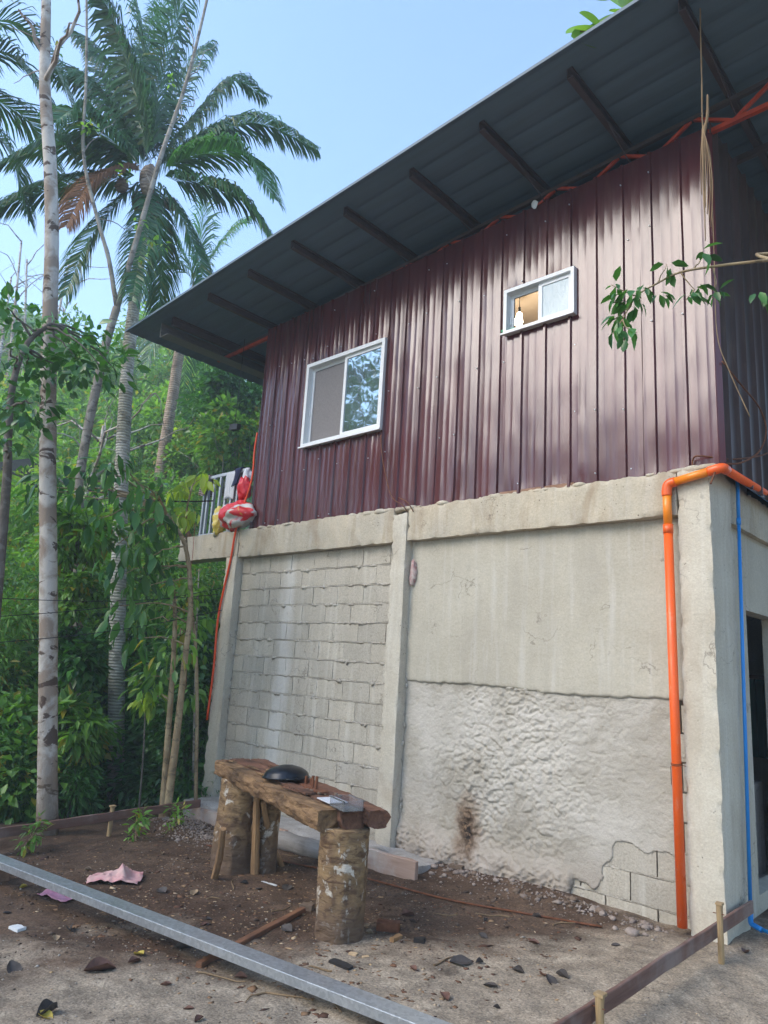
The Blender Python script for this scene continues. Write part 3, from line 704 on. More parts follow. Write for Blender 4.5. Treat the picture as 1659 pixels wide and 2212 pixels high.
# screws with washers along the sheets
sc_ = MB()
for k in range(-23, 2):
    for zf in (3.33, 3.95, 4.62, 5.45, 6.0):
        if rng.random() < 0.5:
            x = ribs0 + 0.2545 * k + rng.choice([0.0, 0.05]); z_ = zf + rng.normal() * 0.03
            if not (W1[0] - .05 < x < W1[1] + .05 and W1[2] - .05 < z_ < W1[3] + .05) and not (W2[0] - .05 < x < W2[1] + .05 and W2[2] - .05 < z_ < W2[3] + .05) and -5.7 < x < 0.06:
                yy = SY - (0.03 if abs((x - ribs0) / 0.2545 - round((x - ribs0) / 0.2545)) < 0.05 else 0.003)
                sc_.tube([(x, yy + 0.004, z_), (x, yy - 0.008, z_)], [0.007, 0.005], 6)
kind(sc_.build('siding_screws', MAT['rail'], siding), 'stuff')

# ---- windows
def bar_frame(mb, x0, x1, z0, z1, y0, y1, w):
    mb.box(x0, x1, y0, y1, z0, z0 + w).box(x0, x1, y0, y1, z1 - w, z1).box(x0, x0 + w, y0, y1, z0 + w, z1 - w).box(x1 - w, x1, y0, y1, z0 + w, z1 - w)
def window(W, left_mat, right_mat, fw, sashw):
    x0, x1, z0, z1 = W; xm = (x0 + x1) / 2 + 0.01
    mb = MB(); bar_frame(mb, x0 + 0.004, x1 - 0.004, z0 + 0.004, z1 - 0.004, -0.012, 0.11, fw); mb.box(x0 - 0.012, x1 + 0.006, -0.035, 0.0, z0 - 0.006, z0 + 0.012)
    w = mb.build('window', MAT['white_frame'], house)
    s = MB(); bar_frame(s, x0 + fw + 0.002, xm + 0.012, z0 + fw + 0.002, z1 - fw - 0.002, 0.062, 0.084, sashw); s.build('sash', MAT['white_frame'], w)
    s = MB(); bar_frame(s, xm - 0.02, x1 - fw - 0.002, z0 + fw + 0.002, z1 - fw - 0.002, 0.022, 0.046, sashw); s.build('sash', MAT['white_frame'], w)
    MB().box(x0 + fw + sashw, xm + 0.014 - sashw, 0.071, 0.075, z0 + fw + sashw, z1 - fw - sashw).build('pane', left_mat, w)
    MB().box(xm - 0.02 + sashw, x1 - fw - sashw, 0.033, 0.037, z0 + fw + sashw, z1 - fw - sashw).build('pane', right_mat, w)
    MB().box(x0 + fw + 0.008, x0 + fw + 0.024, 0.046, 0.062, (z0+z1)/2 - 0.12, (z0+z1)/2 - 0.03).build('handle', MAT['white_frame'], w)
    return w
window(W1, MAT['screen'], MAT['film'], 0.045, 0.042)
window(W2, MAT['glass'], MAT['frosted'], 0.035, 0.04)
# rooms behind
MB().box(-5.75, 0.05, YB - 0.06, YB, BT, 6.5).box(-5.75, -5.72, 0.16, YB - 0.06, BT, 6.05).build('rear_siding', MAT['siding_old'], siding)  # unseen rear and end walls, added to stop light leaking under the roof
MB().box(-2.6, -0.3, 1.75, 1.80, BT, 6.2).box(-2.65, -2.6, 0.16, 1.80, BT, 6.2).box(-0.3, -0.25, 0.16, 1.8, BT, 6.2).build('room_partition', MAT['ply'], house)
MB().box(-2.6, -0.3, 0.16, 1.75, 5.86, 5.89).build('room_ceiling', MAT['ply'], house)
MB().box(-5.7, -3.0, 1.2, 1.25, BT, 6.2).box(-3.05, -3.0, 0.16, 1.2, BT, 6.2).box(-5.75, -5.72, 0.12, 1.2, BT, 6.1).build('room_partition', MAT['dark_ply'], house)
MB().beam((-2.5, 1.70, 5.02), (-1.2, 1.70, 5.10), 0.05, 0.04).build('wall_batten', MAT['lumber'], house)

# ---- roof: sheets with ribs along the slope, purlins, truss
RS = 0.0585                                  # roof falls towards -x
def roof_z(x): return 6.59 + RS * x
RX0, RX1, RY0 = -7.62, 3.4, -1.125
roof = MB()
for y_ in (0.9, 3.0, 5.2): roof.beam((RX0 + 0.5, y_, roof_z(RX0 + 0.5) - 0.14), (RX1 - 0.1, y_, roof_z(RX1 - 0.1) - 0.14), 0.05, 0.06)
roof = roof.build('roof', MAT['purlin'], house)
for k in range(8):
    y0 = RY0 + k * 1.0; prof = []
    for j in range(4):
        b = y0 + j * 0.25
        prof += [(b, 0), (b + 0.030, 0), (b + 0.042, 0.008), (b + 0.060, 0.008), (b + 0.072, 0.0)]
    prof.append((y0 + 1.02, 0)); prof = np.array(prof); nx = 26; xs2 = np.linspace(RX0, RX1, nx)
    Y = np.repeat(prof[:, 0][:, None], nx, 1); X = np.repeat(xs2[None, :], len(prof), 0)
    Z = roof_z(X) + prof[:, 1][:, None] + 0.002 * (k % 2) + 0.004 * vn(np.stack([X * 1.3, Y, 0 * X + k], -1), 400 + k)
    V = np.stack([X, Y, Z], -1).reshape(-1, 3); F = grid_faces(*X.shape); V2 = V + np.array([0, 0, 0.0012])
    nX = X.shape[1]; e1 = np.arange(len(prof) - 1)
    n0 = len(V); rim = np.stack([e1 * nX, (e1 + 1) * nX, (e1 + 1) * nX + n0, e1 * nX + n0], -1)
    mesh_obj('roof_sheet', np.concatenate([V, V2]), np.concatenate([F, F[:, ::-1] + n0, rim]), MAT['roof'], roof, False)
MB().beam((RX0, RY0 - 0.004, roof_z(RX0) + 0.006), (RX1, RY0 - 0.004, roof_z(RX1) + 0.006), 0.008, 0.03).build('roof_edge', MAT['roof'], roof)
def cpurlin(x, y0, y1, w=0.05, h=0.10, parent=roof, name='purlin', mat=None):
    zt = roof_z(x) - 0.006; mb = MB()
    mb.box(x - w/2, x - w/2 + 0.004, y0, y1, zt - h, zt).box(x - w/2 + 0.004, x + w/2, y0, y1, zt - 0.004, zt).box(x - w/2 + 0.004, x + w/2, y0, y1, zt - h, zt - h + 0.004)
    mb.box(x + w/2 - 0.004, x + w/2, y0, y1, zt - 0.02, zt - 0.004).box(x + w/2 - 0.004, x + w/2, y0, y1, zt - h + 0.004, zt - h + 0.02)
    return mb.build(name, mat or MAT['purlin'], parent)
PX = [-5.82, -4.99, -4.15, -3.285, -2.39, -1.533, -0.668, 0.236, 1.12, 2.0, 2.9]
for x in PX: cpurlin(x, -0.93 + rng.uniform(-0.03, 0.03), YB + 0.8)
# doubled eaves purlin with a ribbed fascia at the low end
ep = cpurlin(-6.72, -0.9, YB + 0.8, 0.06, 0.12)
fa = MB()
for k in range(7): fa.box(-6.975, -6.955 + 0.008 * (k % 2), -0.93, YB, roof_z(-6.9) - 0.235 + 0.03 * k, roof_z(-6.9) - 0.207 + 0.03 * k)
fa.box(-6.955, -6.75, -0.93, YB, roof_z(-6.9) - 0.245, roof_z(-6.9) - 0.238)
fa.build('eaves_box', simple('fascia_grey', (0.16, 0.155, 0.15), 0.5, 0, 0.2, 3, stretch=(1, 0.3, 6)), roof)
# open web truss along the wall head
tz = lambda x: 6.25 + 0.030 * x
tr = MB().beam((-7.1, 0.13, tz(-7.1) - 0.02), (3.2, 0.13, tz(3.2)), 0.04, 0.04).build('truss', MAT['red'], house)
MB().beam((-7.1, 0.13, roof_z(-7.1) - 0.14), (3.2, 0.13, roof_z(3.2) - 0.14), 0.04, 0.04).build('top_chord', MAT['purlin'], tr)
x = -7.0; upn = True
while x < 3.0:
    nx_ = x + 0.33
    a = (x, 0.13, tz(x) if upn else roof_z(x) - 0.14); b = (nx_, 0.13, roof_z(nx_) - 0.14 if upn else tz(nx_))
    MB().beam(a, b, 0.028, 0.028, up=(0, 1, 0)).build('web_bar', MAT['red'], tr); x = nx_; upn = not upn
# truss across the gable side and struts under the purlins
for x in PX[1:8]:
    MB().tube([(x + 0.03, -0.45, roof_z(x) - 0.09), (x + 0.05, 0.10, tz(x) + 0.02)], 0.006, 5).build('sag_rod', MAT['purlin'], roof)

# ---- reinforcing bars left sticking out of the frame
def bars(name, paths, r, mat, parent): 
    for pth in paths: MB().tube(pth, r, 6).build(name, mat, parent, True)
def smooth_path(pts, n=6):
    pts = [np.array(p, float) for p in pts]; P = [2 * pts[0] - pts[1]] + pts + [2 * pts[-1] - pts[-2]]; out = []
    for i in range(1, len(P) - 2):
        for k in range(n):
            t = k / n; a, b, c_, d = P[i-1], P[i], P[i+1], P[i+2]
            out.append(0.5 * ((2*b) + (c_-a)*t + (2*a-5*b+4*c_-d)*t*t + (-a+3*b-3*c_+d)*t**3))
    out.append(pts[-1]); return out
bars('starter_bar', [smooth_path([ony(880, 1105, 0.0), ony(868, 1090, -0.04), ony(845, 1070, -0.05), ony(828, 1000, -0.03), ony(822, 940, 0.0)]),
                     smooth_path([ony(893, 1105, 0.0), ony(880, 1085, -0.04), ony(862, 1075, -0.04)])], 0.006, MAT['rust'], house)
bars('starter_bar', [smooth_path([ony(1497, 1015, 0.02), ony(1497, 992, 0.02), ony(1512, 985, 0.0), onx(1580, 992, 0.1), onx(1640, 985, 0.12), onx(1665, 975, 0.14)]),
                     smooth_path([onx(1535, 1045, 0.05), onx(1555, 1005, 0.08), onx(1600, 1000, 0.15), onx(1640, 975, 0.2), onx(1655, 930, 0.22), onx(1640, 880, 0.2), onx(1600, 830, 0.18), onx(1560, 780, 0.12)])], 0.007, MAT['rust'], house)
# ragged mortar, cloth and board bits jammed by the frame
V, F = rough_box((-1.90, -1.14, 0.03, 0.075, BT - 0.004, BT + 0.028), 0.03, 0.004, 51); mesh_obj('wood_packer', V, F, MAT['lumber'], house)

P, F = lump(ony(893, 1238, 0.075), (0.034, 0.03, 0.13), 12, None, '', None, n=24); q_ = fbm(P * 30, 3, 3); P[:, 0] += 0.022 * q_; P[:, 1] -= 0.018 * np.abs(q_); P[:, 2] += 0.02 * fbm(P * 18 + 4, 2, 8)
tag(mesh_obj('stuffed_rag', P, F, simple('dirty_pink_rag', (0.50, 0.44, 0.40), 0.9, 0, 0.3, 22, c2=(0.42, 0.22, 0.21), bump=0.012), None, True), 'dirty pinkish rag jammed against the middle column', 'rag')
P, F = lump(ony(1155, 442, -0.01), (0.035, 0.01, 0.045), 14, None, '', None, n=14); tag(mesh_obj('plastic_scrap', P, F, MAT['white_frame'], None, False), 'small white plastic scrap caught at the top of the siding', 'scrap')
seam = MB()
for k in range(70):
    xx, zz_ = rng.choice([-3.0, -5.925, -0.25]), rng.uniform(0.1, 2.85); rr = rng.uniform(0.008, 0.022)
    P, F = lump((xx + rng.normal() * 0.006 + 0.004, WY - 0.005, zz_), (rr * 0.7, rr * 0.7, rr * 1.5), 100 + k, None, '', None, n=8); seam.add(P, F)
kind(seam.build('mortar_lumps', MAT['mortar'], house, True), 'stuff')

# ---- balcony railing
rail = MB().box(-6.98, -6.0, 0.05, 0.09, BT + 0.83, BT + 0.87).box(-6.98, -6.0, 0.05, 0.09, BT + 0.002, BT + 0.03).build('railing', MAT['rail'], house)
for x in (-6.965, -6.87, -6.73, -6.58, -6.44, -6.30, -6.16): MB().box(x - 0.017, x + 0.017, 0.053, 0.087, BT + 0.03, BT + 0.83).build('baluster', MAT['rail'], rail)

# ------------------------------------------------------------------ bulb in the small window's room
bulb = thing('light_bulb', ony(1122, 682, 0.9), 'lit round bulb hanging inside the small window', 'light bulb')
bp = np.array(bulb.location)
P, F = lump(bp, (0.035, 0.035, 0.045), 1, None, '', None, n=16)
d = P - bp; d = d / np.linalg.norm(d, axis=1)[:, None]; P = bp + d * np.array([0.035, 0.035, 0.042])
em, nt, pr = mat_new('bulb_glow'); pr.inputs['Emission Color'].default_value = (1, 0.82, 0.55, 1); pr.inputs['Emission Strength'].default_value = 12
mesh_obj('bulb', P, F, em, bulb, True)
MB().tube([bp + np.array([0, 0, 0.03]), bp + np.array([0, 0, 0.10])], [0.014, 0.016], 10).build('socket', MAT['wire'], bulb)
MB().tube([bp + np.array([0, 0, 0.10]), (bp[0], bp[1], 5.87)], 0.004, 5).build('cord', MAT['wire'], bulb)
pl = bpy.data.lights.new('bulb_light', 'POINT'); pl.energy = 6; pl.color = (1, 0.86, 0.68); pl.shadow_soft_size = 0.05
po = bpy.data.objects.new('bulb_light', pl); col.objects.link(po); po.parent = bulb; po.location = (0, -0.02, -0.08)

# ------------------------------------------------------------------ cloth helper
def cloth(name, P, F, mat, label, cat, thick=0.003, group=None, parent=None):
    o = mesh_obj(name, P, F, mat, parent, True)
    m = o.modifiers.new('thickness', 'SOLIDIFY'); m.thickness = thick; m.offset = 0
    if label: tag(o, label, cat, group)
    return o
gl = ony(1098, 712, 0.03); V = []; 
nx_, ny_ = 22, 10; U, W = np.meshgrid(np.linspace(-0.5, 0.5, nx_), np.linspace(-0.5, 0.5, ny_), indexing='ij')
pc = np.stack([U * 6, W * 4, 0 * U], -1)
P = np.stack([gl[0] + 0.02 + U * 0.20, 0.045 + W * 0.05, 4.925 + 0.02 + 0.022 * vn(pc, 5) + 0.01 * vn(pc * 3, 6)], -1).reshape(-1, 3)
cloth('green_rag', P, grid_faces(nx_, ny_), simple('green_cloth', (0.10, 0.45, 0.22), 0.8, 0, 0.3, 30), 'crumpled green rag on the sill of the small window', 'rag')

# ------------------------------------------------------------------ pipes
dp = thing('drain_pipe', (-0.36, -0.06, -0.02), 'orange PVC drain pipe running down beside the corner column', 'drain pipe')
RP = 0.034
B0 = ony(1474, 2003, -0.03); T0 = ony(1440, 1050, -0.045)
E1 = ony(1440, 1046, -0.045); E2 = np.array([-0.02, -0.06, 3.375]); E2 = ony(1560, 1010, -0.05); E3 = onx(1665, 1073, 0.06)
mid = T0 + (B0 - T0) * 0.065; mid2 = T0 + (B0 - T0) * 0.1
MB().tube([B0, mid2], RP, 18).build('lower_pipe', MAT['orange'], dp, True)
MB().tube([mid2 + (T0 - B0) * 0.002, mid2 - (T0 - B0) * 0.002 + (B0 - T0) * 0.018], RP + 0.004, 18).build('coupling', MAT['orange'], dp, True)
up_ = T0 - np.array([0, 0, 0.035])
MB().tube([mid2, up_], RP - 0.001, 18).build('upper_pipe', MAT['orange_light'], dp, True)
dh = (E2 - E1) / np.linalg.norm(E2 - E1)
MB().tube(smooth_path([up_ - np.array([0, 0, 0.045]), up_, E1 + dh * 0.015 + np.array([0, 0, -0.006]), E1 + dh * 0.07], 5), RP + 0.004, 18).build('elbow', MAT['orange'], dp, True)
MB().tube([E1 + dh * 0.06, E2 - dh * 0.06], RP - 0.001, 18).build('upper_pipe', MAT['orange_light'], dp, True)
d3 = (E3 - E2) / np.linalg.norm(E3 - E2)
MB().tube(smooth_path([E2 - dh * 0.10, E2 - dh * 0.03, E2 + d3 * 0.03, E2 + d3 * 0.10], 5), RP + 0.004, 18).build('elbow', MAT['orange'], dp, True)
MB().tube([E2 + d3 * 0.09, E2 + d3 * 3.2], RP - 0.001, 18).build('side_pipe', MAT['orange'], dp, True)
for tt in (0.66,):
    q = T0 + (B0 - T0) * tt; ring = [q + np.array([math.cos(a) * (RP + 0.003), math.sin(a) * (RP + 0.003), 0.006 * math.sin(a)]) for a in np.linspace(0, 2*np.pi, 17)]
    MB().tube(ring + [q + np.array([0.06, 0.02, -0.005])], 0.003, 5).build('wire_tie', MAT['rust'], dp)
    ring = [p_ + np.array([0, 0, 0.009]) for p_ in ring]; MB().tube([q + np.array([-0.06, 0.05, -0.15]), q + np.array([-0.05, 0.02, -0.02])] + ring, 0.003, 5).build('wire_tie', MAT['rust'], dp)

bpipe = thing('water_pipe', (0.03, 0.5, 0.02), 'thin blue water pipe running down the side of the corner column', 'water pipe')
b0 = onx(1590, 1047, 0.03); b1 = onx(1625, 1985, 0.03); 
b1 = np.array([0.035, 0.42, 0.05]); b0 = np.array([0.035, 0.56, 3.30])
b1 = onx(1622, 1990, 0.035); b0 = onx(1593, 1040, 0.035)
MB().tube([b0, b0 + (b1 - b0) * 0.10], 0.0145, 12).build('pipe', MAT['blue'], bpipe, True)
MB().tube([b0 + (b1 - b0) * 0.095, b0 + (b1 - b0) * 0.112], 0.018, 12).build('coupling', MAT['blue'], bpipe, True)
MB().tube([b0 + (b1 - b0) * 0.105, b1], 0.0135, 12).build('pipe', MAT['blue'], bpipe, True)
MB().tube(smooth_path([b1 - np.array([0, 0, -0.05]), b1 + np.array([0.0, 0, -0.01]), b1 + np.array([0.03, -0.01, -0.022]), b1 + np.array([0.08, -0.03, -0.03])], 4), 0.018, 12).build('elbow', MAT['blue'], bpipe, True)
MB().tube([b1 + np.array([0.05, -0.02, -0.025]), b1 + np.array([1.2, -0.45, -0.06])], 0.0135, 12).build('pipe', MAT['blue'], bpipe, True)
MB().tube(smooth_path([b0 + np.array([0, 0, -0.05]), b0 + np.array([0, 0, 0.01]), b0 + np.array([0.0, 0.04, 0.02]), b0 + np.array([0.0, 2.2, 0.02])], 4), 0.0145, 12).build('pipe', MAT['blue'], bpipe, True)

hp = smooth_path([ony(556, 935, 0.03), ony(550, 975, 0.03), ony(543, 1040, 0.02), ony(512, 1135, -0.03), ony(498, 1210, -0.02), ony(472, 1330, -0.03), ony(462, 1440, -0.03), ony(447, 1555, -0.03)], 6)
tag(MB().tube(hp, 0.014, 10).build('hose', MAT['hose'], None, True), 'orange red hose hanging down the far left column from the balcony', 'hose')
thin = MB().tube(smooth_path([ony(421, 1130, 0.0), ony(416, 1200, -0.05), ony(405, 1300, -0.08), ony(402, 1500, -0.05)], 6), 0.004, 5).build('cord', simple('red_cord', (0.30, 0.07, 0.05), 0.7), None, True)
tag(thin, 'thin dark red cord dangling from the end of the balcony beam', 'cord')

# ------------------------------------------------------------------ bags and washing on the balcony
def sack_mat(name, c1, c2, c3, sc):
    m, nt, p = mat_new(name); N = NT(nt)
    a = N.noise(N.pos((1, 1, 1.6)), sc, 2, 0.4, 0.8); b = N.noise(N.pos((1, 1, 1)), sc * 1.7, 2, 0.4, 1.0)
    base = N.mix(N.ramp(a, (0.53, 0), (0.55, 1)), c1, c2); base = N.mix(N.ramp(b, (0.70, 0), (0.72, 1)), base, c3)
    N.l(base, p.inputs['Base Color']); p.inputs['Roughness'].default_value = 0.38
    N.l(N.bump(N.noise(N.pos(), 26, 4, 0.6, 1.0), 0.6, 0.015), p.inputs['Normal']); return m
def sack(name, c, r, seed, mat, label, cat):
    P, F = lump(c, r, seed, None, '', None, n=40); q = (P - np.array(c)) / np.array(r)
    P = P + (0.10 * fbm(q * 2.6, 3, seed + 5) + 0.05 * fbm(q * 7, 2, seed + 6))[:, None] * q * np.array(r)
    return tag(mesh_obj(name, P, F, mat, None, True), label, cat)
MS = sack_mat('printed_sack_red', (0.62, 0.012, 0.02), (0.58, 0.56, 0.54), (0.62, 0.40, 0.04), 2.4)
sk = ony(510, 1098, -0.06); sack('printed_sack', (sk[0], -0.02, BT + 0.20), (0.30, 0.17, 0.19), 3, MS, 'crumpled red and white plastic sack slumped over the balcony edge', 'sack')
sk = ony(524, 1058, 0.0); sack('red_bag', (sk[0], 0.02, sk[2] + 0.02), (0.115, 0.08, 0.17), 6, simple('red_plastic', (0.62, 0.012, 0.025), 0.35, 0, 0.2, 8, bump=0.01), 'shiny red bag standing upright behind the crumpled sack', 'bag')
sk = ony(530, 1030, 0.02); sack('white_bag', (sk[0], 0.05, sk[2] - 0.0), (0.07, 0.05, 0.14), 8, simple('white_plastic', (0.62, 0.62, 0.66), 0.4, 0, 0.1, 8, bump=0.01), 'white bag leaning against the siding above the red bag', 'bag')
sk = ony(472, 1120, 0.0); sack('yellow_bag', (sk[0], 0.02, BT + 0.16), (0.10, 0.09, 0.20), 9, sack_mat('yellow_print', (0.62, 0.48, 0.08), (0.60, 0.58, 0.52), (0.5, 0.3, 0.05), 7), 'pale yellow printed bag squeezed between railing bars and sack', 'bag')
def hang(name, x0, x1, ztop, drop, mat, label, seed, yf=0.02, amp=0.02):
    """cloth folded over the top rail, both sides hanging"""
    nu, nv = 22, 26; U, W = np.meshgrid(np.linspace(0, 1, nu), np.linspace(-1, 1, nv), indexing='ij')
    p = np.stack([U * 5, W * 1.5, 0 * U + seed], -1); a = np.abs(W)
    X = x0 + (x1 - x0) * U + 0.02 * vn(p, seed) * a; Z = ztop + 0.012 - drop * a ** 1.1 * (1 + 0.12 * vn(p * 0.7 + 4, seed + 1))
    Y = 0.07 + np.sign(W) * (0.028 * np.minimum(a * 8, 1) + amp * a * (0.6 + vn(p * np.array([1.3, 0.4, 1]), seed + 2)))
    P = np.stack([X, Y, Z], -1).reshape(-1, 3); return cloth(name, P, grid_faces(nu, nv), mat, label, 'cloth', 0.004)
def stripe_mat(name, c1, c2, sc, d='Z'):
    m, nt, p = mat_new(name); N = NT(nt); wv = N.n('ShaderNodeTexWave', wave_type='BANDS', bands_direction=d); wv.inputs['Scale'].default_value = sc
    wv.inputs['Distortion'].default_value = 1.5; N.l(N.pos(), wv.inputs['Vector'])
    N.l(N.mix(N.ramp(wv.outputs['Fac'], (0.45, 0), (0.55, 1)), c1, c2), p.inputs['Base Color']); p.inputs['Roughness'].default_value = 0.9; return m
RT = BT + 0.87
hang('striped_towel', -7.02, -6.84, RT + 0.02, 0.30, stripe_mat('brown_stripe', (0.07, 0.025, 0.025), (0.42, 0.34, 0.30), 12), 'brown striped knitted cloth bundled over the railing end post', 3, amp=0.05)
hang('striped_cloth', -6.42, -6.20, RT, 0.42, stripe_mat('white_stripe', (0.60, 0.60, 0.62), (0.42, 0.44, 0.48), 20), 'white finely striped cloth hung over the balcony railing', 5)
hang('navy_cloth', -6.24, -6.08, RT + 0.03, 0.28, simple('navy_cotton', (0.012, 0.018, 0.06), 0.9, 0, 0.3, 10), 'dark navy cloth draped over the railing beside the white bag', 7, amp=0.05)
# dried husk on the end of the balcony beam
P, F = lump((-7.33, 0.06, BT + 0.06), (0.09, 0.07, 0.075), 4, None, '', None, n=18); tag(mesh_obj('coconut_husk', P, F, simple('dry_husk', (0.34, 0.18, 0.08), 0.9, 0, 0.4, 20, bump=0.01), None, True), 'dry brown husk lying on the end of the balcony beam', 'husk')
# floodlight under the eaves, far side
fl = atd(507, 921, 9.6); MB_ = MB().beam(fl - np.array([0.09, 0, 0]), fl + np.array([0.09, 0.0, -0.02]), 0.05, 0.08)
for k in range(5): MB_.box(fl[0] - 0.085 + 0.038 * k, fl[0] - 0.075 + 0.038 * k, fl[1] + 0.026, fl[1] + 0.05, fl[2] - 0.05, fl[2] + 0.03)
flo = thing('floodlight', fl, 'small black floodlight hanging below the eaves beyond the siding', 'floodlight'); MB_.build('housing', MAT['wire'], flo)
MB().tube([fl + np.array([0, 0, 0.03]), (fl[0] + 0.02, fl[1], roof_z(fl[0]) - 0.2)], 0.004, 5).build('cable', MAT['wire'], flo)

# ------------------------------------------------------------------ footing, formwork, rubble at the wall
rb('footing', (-5.95, -2.45, -0.40, 0.06, -0.6, -0.02), 0.04, 0.02, MAT['footing'], 35, 0.03, 0.003)
def plank(name, a, b, w, h, mat, label, cat='plank', up=(0, 0, 1), wob=0.004, seg=10, parent=None, sd=0):
    o = MB().beam(a, b, w, h, up, seg, wob, sd).build(name, mat, parent)
    bv = o.modifiers.new('worn_edge', 'BEVEL'); bv.width = 0.004; bv.segments = 1
    if label: tag(o, label, cat)
    return o
MAT['form'] = wood('weathered_form_board', (0.42, 0.30, 0.24), (0.30, 0.20, 0.15), 0, 0.8, 0.004, (0.45, 0.43, 0.41), 0.6)
MAT['greylog'] = wood('weathered_grey_log', (0.33, 0.31, 0.29), (0.22, 0.20, 0.18), 0, 0.7, 0.008, (0.10, 0.09, 0.08), 0.5)
plank('form_board', (-5.62, -0.46, -0.135), (-4.0, -0.44, -0.10), 0.05, 0.20, MAT['form'], 'pinkish weathered form board along the footing below the left column', sd=3)
plank('form_board', (-3.15, -0.43, -0.03), (-2.33, -0.42, -0.02), 0.045, 0.17, MAT['form'], 'short weathered form board at the foot of the middle column', sd=4)
pts = [(-4.05 + 0.1 * k, -0.50 + 0.008 * math.sin(k), -0.085 + 0.003 * k) for k in range(11)]
tag(MB().tube(pts, [0.085 + 0.006 * math.sin(k * 1.7) for k in range(11)], 12, rough=0.06).build('grey_log', MAT['greylog'], None, True), 'weathered grey log lying against the footing behind the bench', 'log')
plank('form_upright', (-3.06, -0.34, -0.05), (-3.06, -0.34, 0.30), 0.15, 0.025, MAT['form'], 'flat upright board leaning on the middle column base', up=(0, 1, 0), sd=5)
rbx = [atg(600, 1862), atg(780, 1900), atg(960, 1945), atg(1130, 1975), atg(1300, 2003)]
rbx = [np.array([p[0], p[1], gz(p[0], p[1]) + 0.012]) for p in rbx]
rbx = [rbx[0] * 2 - rbx[1] + np.array([0, 0, 0])] + rbx; rbx[0][2] = gz(rbx[0][0], rbx[0][1]) + 0.012
rbx = smooth_path(rbx, 8); rbx = [np.array([p[0], p[1], max(p[2], gz(p[0], p[1]) + 0.006)]) for p in rbx]
tag(MB().tube(rbx, 0.008, 6).build('reinforcing_bar', MAT['rust'], None, True), 'long rusty reinforcing bar lying on the soil along the wall', 'bar')

STONE = []
MAT['stone_w'] = concrete('mortar_rubble', (0.36, 0.30, 0.26), (0.20, 0.155, 0.13), pits=0.2, streak=0.0, grain=1.5)
MAT['stone_b'] = concrete('brown_stone', (0.22, 0.16, 0.12), (0.15, 0.11, 0.08), pits=0.2, streak=0.0, grain=1.5)
for k in range(6):
    P, F = lump((0, 0, 0), (1.0, 0.8, 0.55), 30 + k, None, '', None, n=10); P[:, 2] -= P[:, 2].min() * 0.75
    STONE.append([mesh_data('stone', P, F, MAT['stone_w'], True), mesh_data('stone', P, F, MAT['stone_b'], True)])
for k in range(78):
    t = rng.random(); x = -2.75 + 2.35 * t; y = 0.02 - abs(rng.normal()) * 0.11 - 0.03
    r = rng.uniform(0.012, 0.034) * (1.6 if rng.random() < 0.12 else 1)
    if k > 62: x = rng.uniform(0.12, 0.7); y = rng.uniform(-0.15, 0.6)
    w = 0 if rng.random() < 0.72 else 1
    o = link('rubble_stone', STONE[rng.integers(0, 6)][w], None, (x, y, gz(x, y) - 0.004)); o.scale = (r, r, r); o.rotation_euler = (0, 0, rng.uniform(0, 6.3))
    if k > 62: tag(o, 'small broken stone on the ground beside the blue pipe', 'stone', 'broken stones by the blue pipe')
    elif w: tag(o, 'small brown stone among the rubble under the rough plaster', 'stone', 'brown stones at the wall foot')
    else: tag(o, 'small pale lump of mortar rubble under the rough plaster', 'stone', 'mortar rubble at the wall foot')

# ------------------------------------------------------------------ bench of logs
def stump_mat():
    m, nt, p = mat_new('debarked_log'); N = NT(nt)
    a = N.noise(N.pos((1, 1, 1.3)), 7, 5, 0.6, 0.8)
    base = N.mix(N.ramp(a, (0.35, 0), (0.65, 1)), (0.31, 0.205, 0.105), (0.13, 0.08, 0.048))
    b = N.noise(N.pos((1, 1, 0.7)), 10.0, 4, 0.6, 0.6); base = N.mix(N.ramp(b, (0.57, 0), (0.62, 1)), base, (0.50, 0.45, 0.38))
    c_ = N.noise(N.pos((1.5, 1.5, 3.5)), 5.0, 4, 0.6, 1.0); base = N.mix(N.math('MULTIPLY', N.ramp(c_, (0.54, 0), (0.62, 1)), 0.8), base, (0.09, 0.05, 0.03))
    sx = N.n('ShaderNodeSeparateXYZ'); N.l(N.pos(), sx.inputs[0])
    mud = N.ramp(N.math('ADD', sx.outputs[2], N.math('MULTIPLY', a, 0.25)), (0.16, 1), (0.34, 0))
    base = N.mix(N.math('MULTIPLY', mud, 0.75), base, (0.12, 0.08, 0.058))
    N.l(base, p.inputs['Base Color']); p.inputs['Roughness'].default_value = 0.85; p.inputs['Specular IOR Level'].default_value = 0.25
    h = N.noise(N.pos((2, 2, 7)), 5, 5, 0.65, 1.0); bb = N.bump(h, 0.9, 0.02); N.l(N.bump(a, 0.7, 0.012, bb), p.inputs['Normal']); return m
MAT['stump'] = stump_mat()
MAT['benchtop'] = wood('red_brown_split_log', (0.23, 0.115, 0.072), (0.10, 0.050, 0.034), 0, 0.9, 0.02, (0.045, 0.03, 0.023), 0.75)
MAT['benchside'] = wood('barky_split_log', (0.33, 0.205, 0.105), (0.12, 0.068, 0.04), 0, 0.8, 0.03, (0.05, 0.034, 0.024), 0.85)
bench = thing('log_bench', (-2.6, -1.7, -0.1), 'rough bench of split logs laid on two thick stumps', 'bench')
